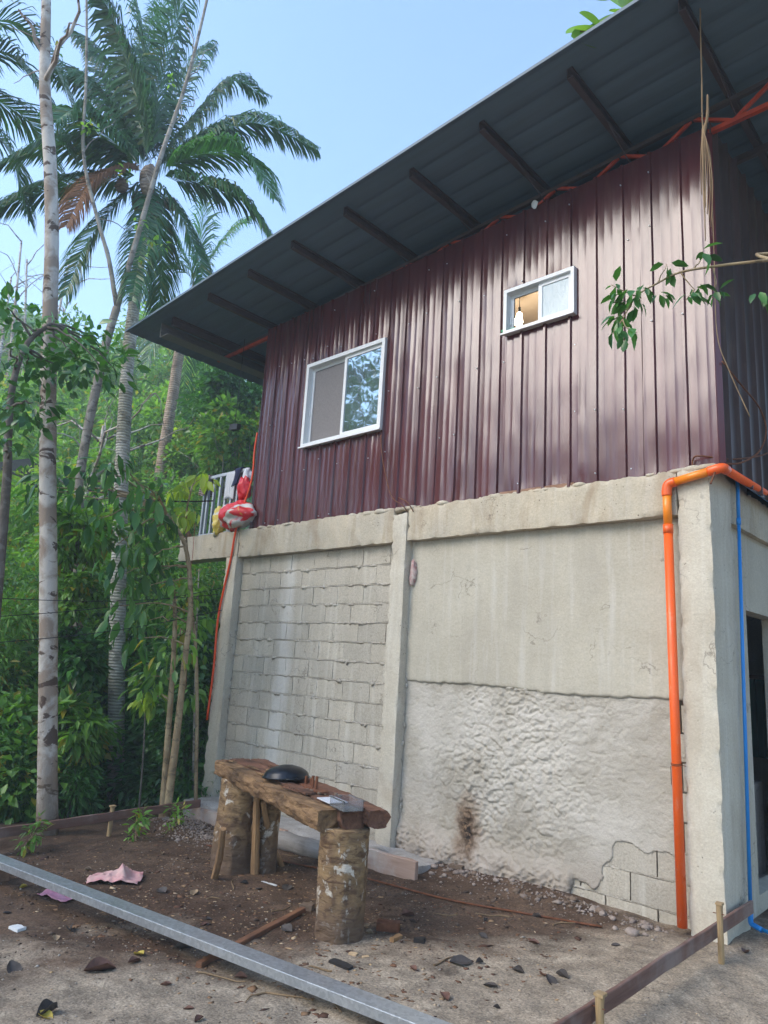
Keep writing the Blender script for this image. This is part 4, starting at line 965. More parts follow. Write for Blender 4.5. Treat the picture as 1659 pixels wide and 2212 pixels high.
def stump(c, r, z0, z1, seed, n=56, m=60, lean=(0, 0)):
    P = []; 
    for k in range(m):
        t = k / (m - 1); z = z0 + (z1 - z0) * t; a = np.linspace(0, 2*np.pi, n, endpoint=False)
        d = np.stack([np.cos(a), np.sin(a), 0*a + z * 2.2], -1)
        rr = r * (1 + 0.20 * fbm(d * np.array([1.4, 1.4, 1]), 3, seed) + 0.05 * fbm(d * np.array([4, 4, 3]), 3, seed + 1) + 0.03 * np.exp(-t * 6) - 0.03 * t)
        rr *= 1 - 0.10 * np.clip(fbm(np.stack([np.cos(a) * 2, np.sin(a) * 2, 0*a + z * 24 + 1.2 * np.sin(a * 2)], -1), 3, seed + 3), 0, 1) * (0.35 + 0.65 * (np.cos(a - 5.6) > -0.1))
        P.append(np.stack([c[0] + lean[0]*t + rr * np.cos(a), c[1] + lean[1]*t + rr * np.sin(a), 0*a + z], -1))
    P.append(np.array([[c[0]+lean[0], c[1]+lean[1], z1 + 0.003]])); V = np.concatenate(P); F = []
    for k in range(m - 1):
        for q in range(n): F.append((k*n+q, k*n+(q+1)%n, (k+1)*n+(q+1)%n, (k+1)*n+q))
    for q in range(n): F.append(((m-1)*n+q, (m-1)*n+(q+1)%n, m*n))
    return V, F
s1 = (-1.79, -1.84); s2 = (-3.60, -1.36)
V, F = stump(s1, 0.165, gz(*s1) - 0.06, 0.60, 5); mesh_obj('stump', V, F, MAT['stump'], bench, True)
V, F = stump(s2, 0.178, gz(*s2) - 0.06, 0.60, 15, lean=(-0.02, 0.02)); mesh_obj('stump', V, F, MAT['stump'], bench, True)
s3 = (-3.40, -1.18); V, F = stump(s3, 0.10, gz(*s3) - 0.06, 0.60, 25, lean=(-0.03, 0.02)); mesh_obj('stump', V, F, MAT['stump'], bench, True)
def split_log(a, b, w, h, seed, name, mat, top_flat=True):
    """length-wise split log: flat top, rounded uneven barky underside"""
    a = np.array(a, float); b = np.array(b, float); L = np.linalg.norm(b - a); d = (b - a) / L; side = np.array([-d[1], d[0], 0]); m = 64; V = []
    sec = [(-0.50, 0.47), (-0.38, 0.5), (-0.25, 0.5), (-0.12, 0.5), (0.0, 0.5), (0.12, 0.5), (0.25, 0.5), (0.38, 0.5), (0.5, 0.46), (0.53, 0.30), (0.53, 0.10), (0.53, -0.1), (0.52, -0.30), (0.44, -0.44), (0.28, -0.50), (0.1, -0.52), (-0.05, -0.52), (-0.2, -0.49), (-0.34, -0.47), (-0.47, -0.36), (-0.52, -0.15), (-0.53, 0.02), (-0.53, 0.2), (-0.52, 0.35)]
    for k in range(m):
        t = k / (m - 1); c_ = a + (b - a) * t
        for j, (x, y) in enumerate(sec):
            pt = np.array([t * L * 3, x * 3, y * 3 + seed]); nn = float(fbm(pt[None], 3, seed)[0]); n2 = float(fbm(pt[None] * np.array([[3.0, 4.0, 4.0]]), 3, seed + 4)[0])
            V.append(c_ + side * (x * w * (1 + 0.20 * nn) + 0.016 * n2) + np.array([0, 0, y * h * (1 + (0.10 if y < 0.4 else 0.06) * nn) + 0.013 * n2]) + d * (0.04 * n2 if k in (0, m-1) else 0))
    n = len(sec); F = []
    for k in range(m - 1):
        for q in range(n): F.append((k*n+q, (k+1)*n+q, (k+1)*n+(q+1)%n, k*n+(q+1)%n))
    F.append(tuple(range(n))); F.append(tuple((m-1)*n + q for q in range(n-1, -1, -1)))
    return mesh_obj(name, np.array(V), F, mat, bench, False)
# ends read from the photograph at the bench top's height
BL_, BR_ = np.array([-3.93, -1.14, 0]), np.array([-1.64, -1.875, 0]); bd = (BR_ - BL_) / np.linalg.norm(BR_ - BL_); bp_ = np.array([bd[1], -bd[0], 0])    # along the bench, and towards its front
def bpt(t, s_, z=0.73):
    q = BL_ + (BR_ - BL_) * t + bp_ * s_; return np.array([q[0], q[1], z])
split_log(bpt(0.0, 0.16, 0.650), bpt(0.945, 0.155, 0.645), 0.16, 0.14, 3, 'split_log', MAT['benchside'])
split_log(bpt(-0.01, 0.0, 0.658), bpt(0.96, -0.005, 0.655), 0.175, 0.135, 13, 'split_log', MAT['benchtop'])
split_log(bpt(0.0, -0.165, 0.665), bpt(0.985, -0.165, 0.66), 0.155, 0.115, 23, 'split_log', MAT['benchtop'])
# torn sheet of wood on the joint and peeling bark at the end
V, F = rough_box((0.35, 0.75, 0.04, 0.12, 0.724, 0.738), 0.02, 0.008, 71, 0.0); P = np.array([bpt(q[0], q[1], q[2]) for q in V]); mesh_obj('loose_slab', P, F, MAT['benchtop'], bench)
rs_ = np.random.default_rng(44)
for k in range(14):
    t0, L_, off = rs_.uniform(0.03, 0.7), rs_.uniform(0.12, 0.34), rs_.choice([0.075, 0.085, -0.085, 0.225, 0.235, 0.02, 0.16]) + rs_.normal() * 0.012
    V, F = rough_box((0, L_, -0.012, 0.012, 0, 0.014), 0.02, 0.006, 300 + k, 0.0); taper = 1 - (np.abs(V[:, 0] / L_ - 0.4) * 1.3).clip(0, 0.9)
    zb_ = 0.725 if off < 0.2 else rs_.uniform(0.64, 0.71)
    P = np.array([bpt(t0 + q[0] * 0.42 * 2.4 / 2.405 / 1.0, off + q[1] * tp_ * rs_.uniform(0.9, 1.1), zb_ + q[2] * tp_ + 0.010 * q[0] / L_) for q, tp_ in zip(V, taper)])
    mesh_obj('splinter', P, F, MAT['benchtop'] if k % 2 else MAT['benchside'], bench, False)
MAT['stick'] = wood('peeled_stick', (0.36, 0.22, 0.11), (0.24, 0.14, 0.07), 2, 0.8, 0.004, (0.10, 0.065, 0.045), 0.5)
def stick(name, u0, v0, u1, v1, h0, h1, off0, r, label, sd, flat=1.0):
    pass
def lean_stick(base, top, r, label, sd, bend=0.02, name='leaning_stick'):
    base = np.array(base, float); base[2] = gz(base[0], base[1]) - 0.03; top = np.array(top, float); rs = np.random.default_rng(sd); pts = []
    for k in range(8):
        t = k / 7; pts.append(base + (top - base) * t + rs.normal(size=3) * bend * 0.25 * math.sin(math.pi * t) + np.array([bend, 0, 0]) * math.sin(math.pi * t))
    return tag(MB().tube(pts, [r * (1.1 - 0.25 * k / 7) for k in range(8)], 8, rough=0.07, sd=sd).build(name, MAT['stick'], None, False), label, 'stick')
lean_stick(atg(462, 1895), onz(482, 1790, 0.30), 0.030, 'split pale stick leaning on the front of the barkless stump', 1)
lean_stick(atg(551, 1888), bpt(0.24, 0.03, 0.56), 0.033, 'square upright prop under the far end of the bench', 2, 0.0)
lean_stick(atg(612, 1872), bpt(0.13, 0.10, 0.57), 0.026, 'crooked stick slanting outward under the bench', 3, 0.06)
lean_stick(atg(585, 1870), bpt(0.26, -0.02, 0.45), 0.027, 'short straight stick between the prop and the crooked stick', 4)
lean_stick(atg(518, 1880), bpt(0.23, 0.0, 0.5), 0.020, 'thin bent stick crossing behind the upright prop', 6, 0.03)

# ---- things on the bench
def lathe(prof, c, n=32):
    V = []; F = []; m = len(prof)
    for (r, z) in prof:
        for q in range(n):
            a = 2 * math.pi * q / n; V.append((c[0] + r * math.cos(a), c[1] + r * math.sin(a), c[2] + z))
    for k in range(m - 1):
        for q in range(n): F.append((k*n+q, k*n+(q+1)%n, (k+1)*n+(q+1)%n, (k+1)*n+q))
    return V, F
WK = onz(618, 1683, 0.735); print('wok', WK)
wk = thing('wok', WK, 'black wok turned upside down on the log bench', 'wok')
prof = [(0.185, 0.0), (0.190, 0.004), (0.186, 0.012)] + [(0.178 * math.cos(a), 0.012 + 0.085 * math.sin(a)) for a in np.linspace(0.08, 1.25, 9)] + [(0.045, 0.097), (0.001, 0.098)]
V, F = lathe(prof, (0, 0, 0), 36); V = np.array(V); tl = math.radians(7); V2 = V.copy(); V2[:, 2] = V[:, 2] * math.cos(tl) + (V[:, 0] + 0.19) * math.sin(tl) * 0.5 
V2 += WK; 
MAT['soot'] = simple('sooty_iron', (0.018, 0.021, 0.028), 0.32, 0.5, 0.4, 9, spec=0.5)
mesh_obj('bowl', V2, F, MAT['soot'], wk, True)
for s_ in (-1, 1):
    a0 = -0.5 if s_ > 0 else 2.65
    pts = [(WK[0] + rr * math.cos(a), WK[1] + rr * math.sin(a), 0.748 + (0.02 if s_ > 0 else 0)) for a, rr in ((a0 - 0.22, 0.185), (a0 - 0.2, 0.235), (a0 + 0.2, 0.235), (a0 + 0.22, 0.185))]
    MB().tube(pts, 0.006, 6).build('handle', MAT['soot'], wk, True)
CT = onz(748, 1746, 0.733)
ct = thing('food_container', CT, 'clear plastic food container standing open on the bench', 'container')
cc = CT; ax = bd; ay = -bp_
def opentub(c, a, b, h, t, mb):
    def bx(x0, x1, y0, y1, z0, z1):
        V = [c + ax * x + ay * y + np.array([0, 0, z]) for z in (z0, z1) for (x, y) in ((x0, y0), (x1, y0), (x1, y1), (x0, y1))]
        mb.add(V, [(0,3,2,1),(4,5,6,7),(0,1,5,4),(1,2,6,5),(2,3,7,6),(3,0,4,7)])
    bx(-a, a, -b, b, 0, t); bx(-a, -a + t, -b, b, t, h); bx(a - t, a, -b, b, t, h); bx(-a + t, a - t, -b, -b + t, t, h); bx(-a + t, a - t, b - t, b, t, h)
    bx(-a - 0.008, a + 0.008, -b - 0.008, -b - 0.001, h - 0.008, h); bx(-a - 0.008, a + 0.008, b + 0.001, b + 0.008, h - 0.008, h)
    return mb
opentub(cc, 0.105, 0.07, 0.065, 0.002, MB()).build('tub', MAT['plastic'], ct)
lid = cc + ax * -0.23 + np.array([0, 0.01, 0.004])
V = [lid + ax * x + ay * y + np.array([0, 0, z]) for z in (0, 0.006) for (x, y) in ((-0.10, -0.07), (0.10, -0.07), (0.10, 0.07), (-0.10, 0.07))]
tag(MB().add(V, [(0,3,2,1),(4,5,6,7),(0,1,5,4),(1,2,6,5),(2,3,7,6),(3,0,4,7)]).build('container_lid', simple('milky_plastic', (0.62, 0.65, 0.72), 0.35, 0, 0.05, 4), None), 'flat milky plastic lid lying beside the container', 'lid')
# rusty grate with upright bolts
GP = onz(678, 1705, 0.735)
gr = thing('bolt_plate', GP, 'rusty iron plate with upright bolts on the bench', 'iron plate')
MB().beam(GP - bd * 0.18 + np.array([0, 0, 0.006]), GP + bd * 0.18 + np.array([0, 0, 0.006]), 0.075, 0.012).build('plate', MAT['rust'], gr)
for k, (dx, dy, h) in enumerate([(-0.15, 0.0, 0.06), (-0.10, 0.02, 0.05), (0.0, -0.012, 0.085), (0.06, -0.01, 0.09)]):
    MB().tube([GP + bd * dx - bp_ * dy + np.array([0, 0, 0.004]), GP + bd * dx - bp_ * dy + np.array([0, 0, 0.01 + h])], 0.011, 8).build('bolt', MAT['rust'], gr)
for k in range(12):
    p = tuple(GP + bd * rng.uniform(-0.2, 0.3) + bp_ * rng.uniform(-0.08, 0.06) + np.array([0, 0, -0.004])); r = rng.uniform(0.008, 0.018)
    o = link('charcoal', STONE[rng.integers(0, 6)][1], None, p); o.scale = (r, r, r); tag(o, 'small dark lump among the rusty bolts on the bench', 'lump', 'dark lumps by the bolt plate')

def offcut(u, v, L, w, h, rot, mat, label, sd):
    p = atg(u, v); V, F = rough_box((-L/2, L/2, -w/2, w/2, 0, h), 0.015, 0.012, sd, 0.015); cr, sr = math.cos(rot), math.sin(rot)
    P = np.stack([p[0] + V[:, 0] * cr - V[:, 1] * sr, p[1] + V[:, 0] * sr + V[:, 1] * cr, gz(p[0], p[1]) - 0.006 + V[:, 2]], -1); tag(mesh_obj('wood_offcut', P, F, mat, None, False), label, 'offcut')
MAT['char'] = simple('charred_wood', (0.030, 0.026, 0.024), 0.9, 0, 0.4, 14, bump=0.006); MAT['pale_wood'] = wood('fresh_cut_wood', (0.55, 0.40, 0.24), (0.44, 0.30, 0.17), 0, 1.0, 0.003, dirt_amt=0.1)
offcut(838, 2010, 0.15, 0.09, 0.06, 0.6, MAT['rust'], 'broken reddish brown root chunk beside the front stump', 1); offcut(855, 2035, 0.10, 0.035, 0.03, 1.6, MAT['stick'], 'short pale brown stick end beside the root chunk', 2)
offcut(735, 2088, 0.16, 0.05, 0.018, 0.1, MAT['char'], 'flat charred piece of wood in front of the stump', 3); offcut(762, 2062, 0.05, 0.035, 0.015, 0.3, MAT['pale_wood'], 'fresh pale wood block chip at the stump foot', 4)
offcut(790, 2068, 0.045, 0.03, 0.012, 1.1, MAT['pale_wood'], 'fresh pale wood chip split in two beside the stump', 5); offcut(815, 2035, 0.04, 0.02, 0.01, 2.0, MAT['pale_wood'], 'thin pale shaving by the root chunk', 6)
offcut(662, 1960, 0.10, 0.08, 0.05, 0.5, MAT['stone_b'], 'lump of tan clay at the end of the batten', 7); offcut(905, 2040, 0.07, 0.05, 0.03, 0.5, MAT['char'], 'black charcoal lump on the sand', 8); offcut(580, 1905, 0.16, 0.02, 0.01, 0.2, MAT['white_frame'], 'thin white plastic strip on the soil under the bench', 9)
offcut(38, 2010, 0.09, 0.06, 0.02, 0.2, MAT['white_frame'], 'crumpled white paper scrap on the soil', 10); offcut(985, 1865 + 25, 0.13, 0.05, 0.04, 0.1, MAT['stone_b'], 'brown broken tile piece at the rubble edge', 11)

# ------------------------------------------------------------------ boards on stakes
MAT['board_r'] = wood('red_brown_board', (0.22, 0.125, 0.095), (0.13, 0.07, 0.055), 1, 0.8, 0.004, (0.34, 0.30, 0.27), 0.4)
MAT['stake'] = wood('bamboo_like_stake', (0.42, 0.30, 0.16), (0.30, 0.20, 0.10), 2, 0.8, 0.003, (0.13, 0.09, 0.06), 0.35)
plank('batter_board', (0.005, -2.9, 0.125), (0.052, 0.37, 0.165), 0.022, 0.085, MAT['board_r'], 'dark red brown board nailed to stakes in front of the corner column', seg=22, wob=0.0012, sd=11)
def stake(x, y, top, r, label, sd, lean=0.0):
    z0 = gz(x, y) - 0.08
    t = thing('stake', (x, y, z0), label, 'stake', None)
    pts = [(x + lean * k / 6, y, z0 + (top - z0) * k / 6) for k in range(7)]
    rs = [r] * 6 + [r * 1.08]; MB().tube(pts, rs, 10, rough=0.06, sd=sd).build('post', MAT['stake'], t)
    V, F = rough_box((x + lean - r*1.2, x + lean + r*1.2, y - r*1.2, y + r*1.2, top - 0.008, top + 0.006), 0.01, 0.004, sd, 0.004); mesh_obj('mushroomed_head', V, F, MAT['stake'], t, True)
    MB().tube([(x - 0.04, y, top - 0.06), (x + r + 0.012, y - 0.01, top - 0.055)], 0.003, 5).build('nail', MAT['rust'], t); return t
stake(0.066, -1.965, 0.228, 0.020, 'short round stake with a nail near the split end of the board', 1)
stake(0.092, -0.40, 0.335, 0.019, 'tall round stake holding the board in front of the corner column', 2)
p0 = onz(0, 1795, 0.0); p1 = onz(432, 1735, 0.02)
plank('batter_board', p0 + (p0 - p1) * 0.15 + np.array([0, 0, -0.02]), p1, 0.028, 0.085, MAT['board_r'], 'long brown board on stakes at the edge of the trees', seg=18, wob=0.002, sd=12)
for (u, v, w_) in ((237, 1800, 0),):
    p = onz(237, 1762, 0.0); d_ = (p1 - p0) / np.linalg.norm(p1 - p0)
    stake(p[0] + 0.035, p[1], p[2] + 0.10, 0.022, 'short stake holding the long board at the edge of the trees', 3)
lean_stick(onz(299, 1800, -0.16), onz(298, 1770, -0.05), 0.022, 'short sprouting stub standing by the spoil heap', 9, 0.0, 'stub')

# ------------------------------------------------------------------ steel channel, batten
ch = thing('steel_channel', (-3.2, -2.9, 0.05), 'long galvanised steel C channel lying across the yard', 'steel channel')
ca = onz(0, 1853, 0.06); cb = onz(940, 2212, 0.075); dd = (cb - ca); ca2 = ca - dd * 0.5; cb2 = cb + dd * 0.03
dd = dd / np.linalg.norm(dd); sd_ = np.array([-dd[1], dd[0], 0]); sd_ /= np.linalg.norm(sd_); up_ = np.cross(dd, sd_)
def chan(a, b, w, h, t, lip):
    mb = MB()
    def bx(s0, s1, u0, u1):
        V = []
        for c_ in (a, b):
            for (s, u) in ((s0, u0), (s1, u0), (s1, u1), (s0, u1)): V.append(c_ + sd_ * s + up_ * u)
        mb.add(V, [(0,1,2,3)[::-1], (4,5,6,7), (0,1,5,4), (1,2,6,5), (2,3,7,6), (3,0,4,7)])
    bx(-w/2, w/2, h - t, h); bx(-w/2, -w/2 + t, 0, h - t); bx(w/2 - t, w/2, 0, h - t); bx(-w/2 + t, -w/2 + lip, 0, t); bx(w/2 - lip, w/2 - t, 0, t)
    return mb
o = chan(ca2 - up_ * 0.05, cb2 - up_ * 0.05, 0.115, 0.05, 0.0025, 0.02).build('channel', MAT['galv'], ch)
bv = o.modifiers.new('rolled_edge', 'BEVEL'); bv.width = 0.0035; bv.segments = 2; bv.limit_method = 'ANGLE'
bA = atg(428, 2092); bB = atg(655, 1966)
bA[2] = gz(bA[0], bA[1]) + 0.012; bB[2] = gz(bB[0], bB[1]) + 0.016
MAT['batten'] = wood('wet_brown_batten', (0.24, 0.115, 0.06), (0.14, 0.065, 0.04), 1, 0.8, 0.004)
plank('batten', bA, bB, 0.045, 0.035, MAT['batten'], 'brown square batten on the soil under the steel channel', cat='batten', seg=8, wob=0.002, sd=14)
bl = ca + dd * 0.05; plank('support_block', (bl[0] - 0.25, bl[1] - 0.12, gz(bl[0], bl[1]) + 0.03), (bl[0] - 0.20, bl[1] + 0.14, gz(bl[0], bl[1]) + 0.03), 0.09, max(0.06, (ca[2] - 0.05 - gz(bl[0], bl[1])) * 2 - 0.06), MAT['lumber'], 'rough wood block propping up the steel channel', 'block', seg=3, sd=15)

# ------------------------------------------------------------------ pink cloths
def ground_cloth(name, c, sx_, sy_, rot, h, mat, label, seed):
    nu, nv = 44, 30; U, W = np.meshgrid(np.linspace(-1, 1, nu), np.linspace(-1, 1, nv), indexing='ij')
    p = np.stack([U * 1.5, W * 1.5, 0 * U + seed], -1)
    rad = 1 + 0.25 * vn(p * 0.8 + 3, seed); X = U * sx_ * rad; Y = W * sy_ * (1 + 0.25 * vn(p * 0.9 + 9, seed + 1))
    cr, sr = math.cos(rot), math.sin(rot); xx = c[0] + X * cr - Y * sr; yy = c[1] + X * sr + Y * cr
    rid = np.clip(1 - np.abs(vn(p * 0.9, seed + 2)) * 1.6, 0, 1) * 0.6 + np.clip(1 - np.abs(vn(p * 1.9 + 5, seed + 3)) * 1.6, 0, 1) * 0.4
    zz = full_z(xx, yy) + 0.006 + h * (1.0 * rid * np.exp(-(U ** 2 + W ** 2) * 1.1) + 0.12 * np.abs(vn(p * 3.1, seed + 6)))
    return cloth(name, np.stack([xx, yy, zz], -1).reshape(-1, 3), grid_faces(nu, nv), mat, label, 'cloth', 0.002)
pk = simple('pink_printed_cotton', (0.62, 0.27, 0.28), 0.9, 0, 0.2, 7, c2=(0.58, 0.40, 0.36)); pk2 = simple('magenta_pink_cotton', (0.56, 0.20, 0.30), 0.9, 0, 0.3, 14, c2=(0.60, 0.33, 0.40))
c1 = atg(247, 1905); ground_cloth('pink_cloth', c1, 0.20, 0.13, 0.9, 0.13, pk, 'crumpled pale pink cloth behind the steel channel', 3)
c2 = atg(140, 1935); ground_cloth('pink_cloth', c2, 0.17, 0.11, 0.2, 0.07, pk2, 'small bright pink rag in front of the steel channel', 8)

# ------------------------------------------------------------------ litter: dry leaves, chips, pebbles
def dry_leaf_data(seed, mat):
    nu, nv = 9, 7; U, W = np.meshgrid(np.linspace(0, 1, nu), np.linspace(-1, 1, nv), indexing='ij')
    wdt = 0.34 * np.sin(np.pi * np.clip(U, 0.02, 0.98)) ** 0.8; rs = np.random.default_rng(seed); a = rs.uniform(0.4, 1.4); b = rs.uniform(0.2, 1.0)
    X = U - 0.5; Y = W * wdt * np.cos(W * a * 0.6); Z = np.abs(W) ** 1.4 * wdt * a * 0.9 + b * 0.35 * (U - 0.5) ** 2 + 0.04 * vn(np.stack([U * 5, W * 3, 0 * U + seed], -1), seed)
    Z -= Z.min(); return mesh_data('dry_leaf', np.stack([X, Y, Z], -1).reshape(-1, 3), grid_faces(nu, nv), mat, True)
MAT['dl_b'] = simple('dry_leaf_brown', (0.17, 0.085, 0.06), 0.7, 0, 0.4, 25); MAT['dl_d'] = simple('dry_leaf_dark', (0.075, 0.062, 0.056), 0.7, 0, 0.4, 25)
MAT['dl_y'] = simple('dry_leaf_yellow', (0.50, 0.38, 0.06), 0.6, 0, 0.3, 25); MAT['dl_t'] = simple('dry_leaf_tan', (0.36, 0.26, 0.16), 0.7, 0, 0.4, 25)
LEAF = {k: [dry_leaf_data(i + 10 * j, MAT['dl_' + k]) for i in range(3)] for j, k in enumerate('bdyt')}
named = [(215, 2095, 'b', 0.17), (1610, 2055, 'b', 0.085), (995, 2078, 'd', 0.14), (1120, 2093, 'd', 0.075), (1060, 2125, 'd', 0.09), (620, 1915, 'd', 0.13), (740, 1925, 't', 0.12), (350, 1925, 'd', 0.12),
         (420, 1925, 't', 0.10), (500, 2080, 'y', 0.085), (100, 2195, 'd', 0.13), (95, 2205, 'y', 0.09), (300, 2065, 'y', 0.09), (290, 2078, 'b', 0.08), (50, 1920, 'y', 0.06), (150, 2010, 'd', 0.10), (620, 2010, 'd', 0.11),
         (700, 1968, 't', 0.06), (1190, 2120, 'd', 0.10), (1215, 2108, 'd', 0.09), (960, 2150, 'b', 0.09), (880, 1980, 'b', 0.11), (1330, 2040, 'd', 0.06), (30, 2090, 'd', 0.12), (120, 2030, 't', 0.07), (395, 2050, 'd', 0.10), (520, 2110, 'b', 0.07), (660, 2110, 't', 0.09)]
LBL = {'b': ('curled reddish brown dry leaf on the bare ground', 'brown dry leaves'), 'd': ('shrivelled blackish dry leaf on the bare ground', 'blackish dry leaves'), 'y': ('fallen yellow leaf on the bare ground', 'yellow fallen leaves'), 't': ('pale tan dry leaf on the bare ground', 'tan dry leaves')}
for k in range(70):
    if k < len(named): u, v, kd, L = named[k]; p = atg(u, v)
    else:
        p = np.array([rng.uniform(-5.2, -0.3), rng.uniform(-3.4, -0.35), 0]); kd = 'bddt'[rng.integers(0, 4)]; L = rng.uniform(0.03, 0.075)
    o = link('dry_leaf', LEAF[kd][rng.integers(0, 3)], None, (p[0], p[1], gz(p[0], p[1]) + 0.001)); o.scale = (L, L, L); o.rotation_euler = (rng.normal() * 0.15, rng.normal() * 0.15, rng.uniform(0, 6.28))
    tag(o, LBL[kd][0], 'leaf', LBL[kd][1])
def scatter(name, n, fn, size, mat, seed, flat, label, cat):
    rs = np.random.default_rng(seed); XY = fn(rs, n); V0 = np.array([(1,0,0),(0,1,0),(-1,0,0),(0,-1,0),(0,0,1),(0,0,-0.6)], float)
    F0 = np.array([(0,1,4),(1,2,4),(2,3,4),(3,0,4),(1,0,5),(2,1,5),(3,2,5),(0,3,5)])
    n = len(XY); S = rs.uniform(size[0], size[1], n) * (1 + 1.2 * (rs.random(n) > 0.95)); a = rs.uniform(0, 6.28, n); ca_, sa_ = np.cos(a), np.sin(a)
    B = V0[None] * S[:, None, None] * np.stack([rs.uniform(0.7, 1.6, n), rs.uniform(0.5, 1, n), np.full(n, flat)], -1)[:, None, :] * rs.uniform(0.75, 1.25, (n, 6, 1))
    X = B[..., 0] * ca_[:, None] - B[..., 1] * sa_[:, None] + XY[:, 0:1]; Y = B[..., 0] * sa_[:, None] + B[..., 1] * ca_[:, None] + XY[:, 1:2]
    Z = B[..., 2] + full_z(XY[:, 0], XY[:, 1])[:, None] + (S * flat * 0.2)[:, None]
    F = (F0[None] + (np.arange(n) * 6)[:, None, None]).reshape(-1, 3)
    o = mesh_obj(name, np.stack([X, Y, Z], -1).reshape(-1, 3), F, mat, None, False); kind(o, 'stuff'); return tag(o, label, cat)
def yardxy(rs, n):
    P = np.stack([rs.uniform(-5.3, 0.9, n), rs.uniform(-4.2, -0.1, n)], -1); m = fbm(np.stack([P[:, 0] * 1.5, P[:, 1] * 1.5, 0 * P[:, 0]], -1), 3, 61) + rs.uniform(-0.5, 0.5, n) > -0.1; return P[m]
def crumb_mat(name, *cols):
    m, nt, p = mat_new(name); N = NT(nt); g_ = N.n('ShaderNodeNewGeometry'); k_ = len(cols)
    N.l(N.ramp(g_.outputs['Random Per Island'], *[(i_ / (k_ - 1), c_) for i_, c_ in enumerate(cols)]), p.inputs['Base Color']); p.inputs['Roughness'].default_value = 0.95; p.inputs['Specular IOR Level'].default_value = 0.15; return m
scatter('pebbles', 7000, yardxy, (0.002, 0.008), crumb_mat('pebble', (0.10, 0.08, 0.065), (0.20, 0.165, 0.135), (0.30, 0.26, 0.21), (0.42, 0.38, 0.33)), 1, 0.55, 'fine grey and tan pebbles strewn over the yard', 'pebbles')
scatter('wood_chips', 750, lambda rs, n: np.stack([rs.normal(-2.7, 1.2, n), rs.normal(-1.9, 0.7, n)], -1), (0.004, 0.018), crumb_mat('wood_chip', (0.18, 0.10, 0.06), (0.30, 0.19, 0.11), (0.42, 0.29, 0.16), (0.55, 0.42, 0.28)), 2, 0.22, 'pale and brown wood chips scattered round the bench', 'wood chips')
scatter('soil_crumbs', 9000, lambda rs, n: (lambda q: q[0.55 * q[:, 0] - 0.36 * q[:, 1] < -0.3])(yardxy(rs, n)), (0.003, 0.013), crumb_mat('soil_crumb', (0.05, 0.035, 0.028), (0.10, 0.070, 0.052), (0.14, 0.10, 0.075)), 3, 0.6, 'brown crumbs of soil over the yard', 'soil')
scatter('leaf_bits', 1500, lambda rs, n: np.stack([rs.uniform(-5.3, -0.6, n), rs.uniform(-3.0, -0.4, n)], -1), (0.006, 0.022), crumb_mat('leaf_bit', (0.06, 0.035, 0.028), (0.16, 0.08, 0.05), (0.26, 0.16, 0.09), (0.10, 0.06, 0.045)), 6, 0.12, 'broken bits of dead leaf littering the soil', 'leaf litter')
scatter('wall_rubble', 450, lambda rs, n: np.stack([rs.uniform(-2.9, -0.35, n), 0.03 - np.abs(rs.normal(0, 0.13, n))], -1), (0.005, 0.016), MAT['stone_w'], 4, 0.8, 'crumbled mortar along the foot of the plastered wall', 'rubble')
scatter('footing_gravel', 900, lambda rs, n: np.stack([rs.normal(-5.0, 0.35, n), rs.normal(-0.85, 0.15, n)], -1), (0.006, 0.016), MAT['stone_w'], 5, 0.8, 'grey gravel spilt beside the form board', 'gravel')
for k in range(16):
    x, y = rng.uniform(-4.8, -0.5), rng.uniform(-3.2, -0.5); a = rng.uniform(0, 6.28); L = rng.uniform(0.08, 0.3)
    pts = [(x + math.cos(a) * L * t + 0.02 * math.sin(5 * t + k), y + math.sin(a) * L * t, gz(x + math.cos(a) * L * t, y + math.sin(a) * L * t) + 0.006) for t in np.linspace(0, 1, 6)]
    tag(MB().tube(pts, [0.006 - 0.0006 * q for q in range(6)], 5).build('twig', MAT['vine'], None), 'thin dry twig lying on the bare soil', 'twig', 'twigs on the soil')
#@@VEG
# ------------------------------------------------------------------ vegetation
def unit(a): return a / (np.linalg.norm(a, axis=-1, keepdims=True) + 1e-9)
def leaf_verts(P, D, N, L, W, hi=False, curl=0.15):
    """one small folded blade per entry; P foot, D pointing along the blade, N face normal"""
    P = np.asarray(P); D = unit(D); S = unit(np.cross(D, N)); N = np.cross(S, D); L = np.asarray(L)[:, None]; W = np.asarray(W)[:, None]; n = len(P)
    if not hi:
        V = np.stack([P, P + D*L*0.45 - S*W*0.5 + N*W*0.18, P + D*L - N*L*curl, P + D*L*0.45 + S*W*0.5 + N*W*0.18], 1)
        F = np.array([(0, 1, 2), (0, 2, 3)])
    else:
        def r(t, s, h): return P + D*L*t + S*W*s + N*(W*h - L*curl*t*t)
        V = np.stack([P, r(.32, -.46, .14), r(.32, 0, 0), r(.32, .46, .14), r(.68, -.40, .12), r(.68, 0, 0), r(.68, .40, .12), r(1, 0, 0)], 1)
        F = np.array([(0,1,2),(0,2,3),(1,4,5),(1,5,2),(2,5,6),(2,6,3),(4,7,5),(5,7,6)])
    k = V.shape[1]; return V.reshape(-1, 3), (F[None] + (np.arange(n) * k)[:, None, None]).reshape(-1, 3)
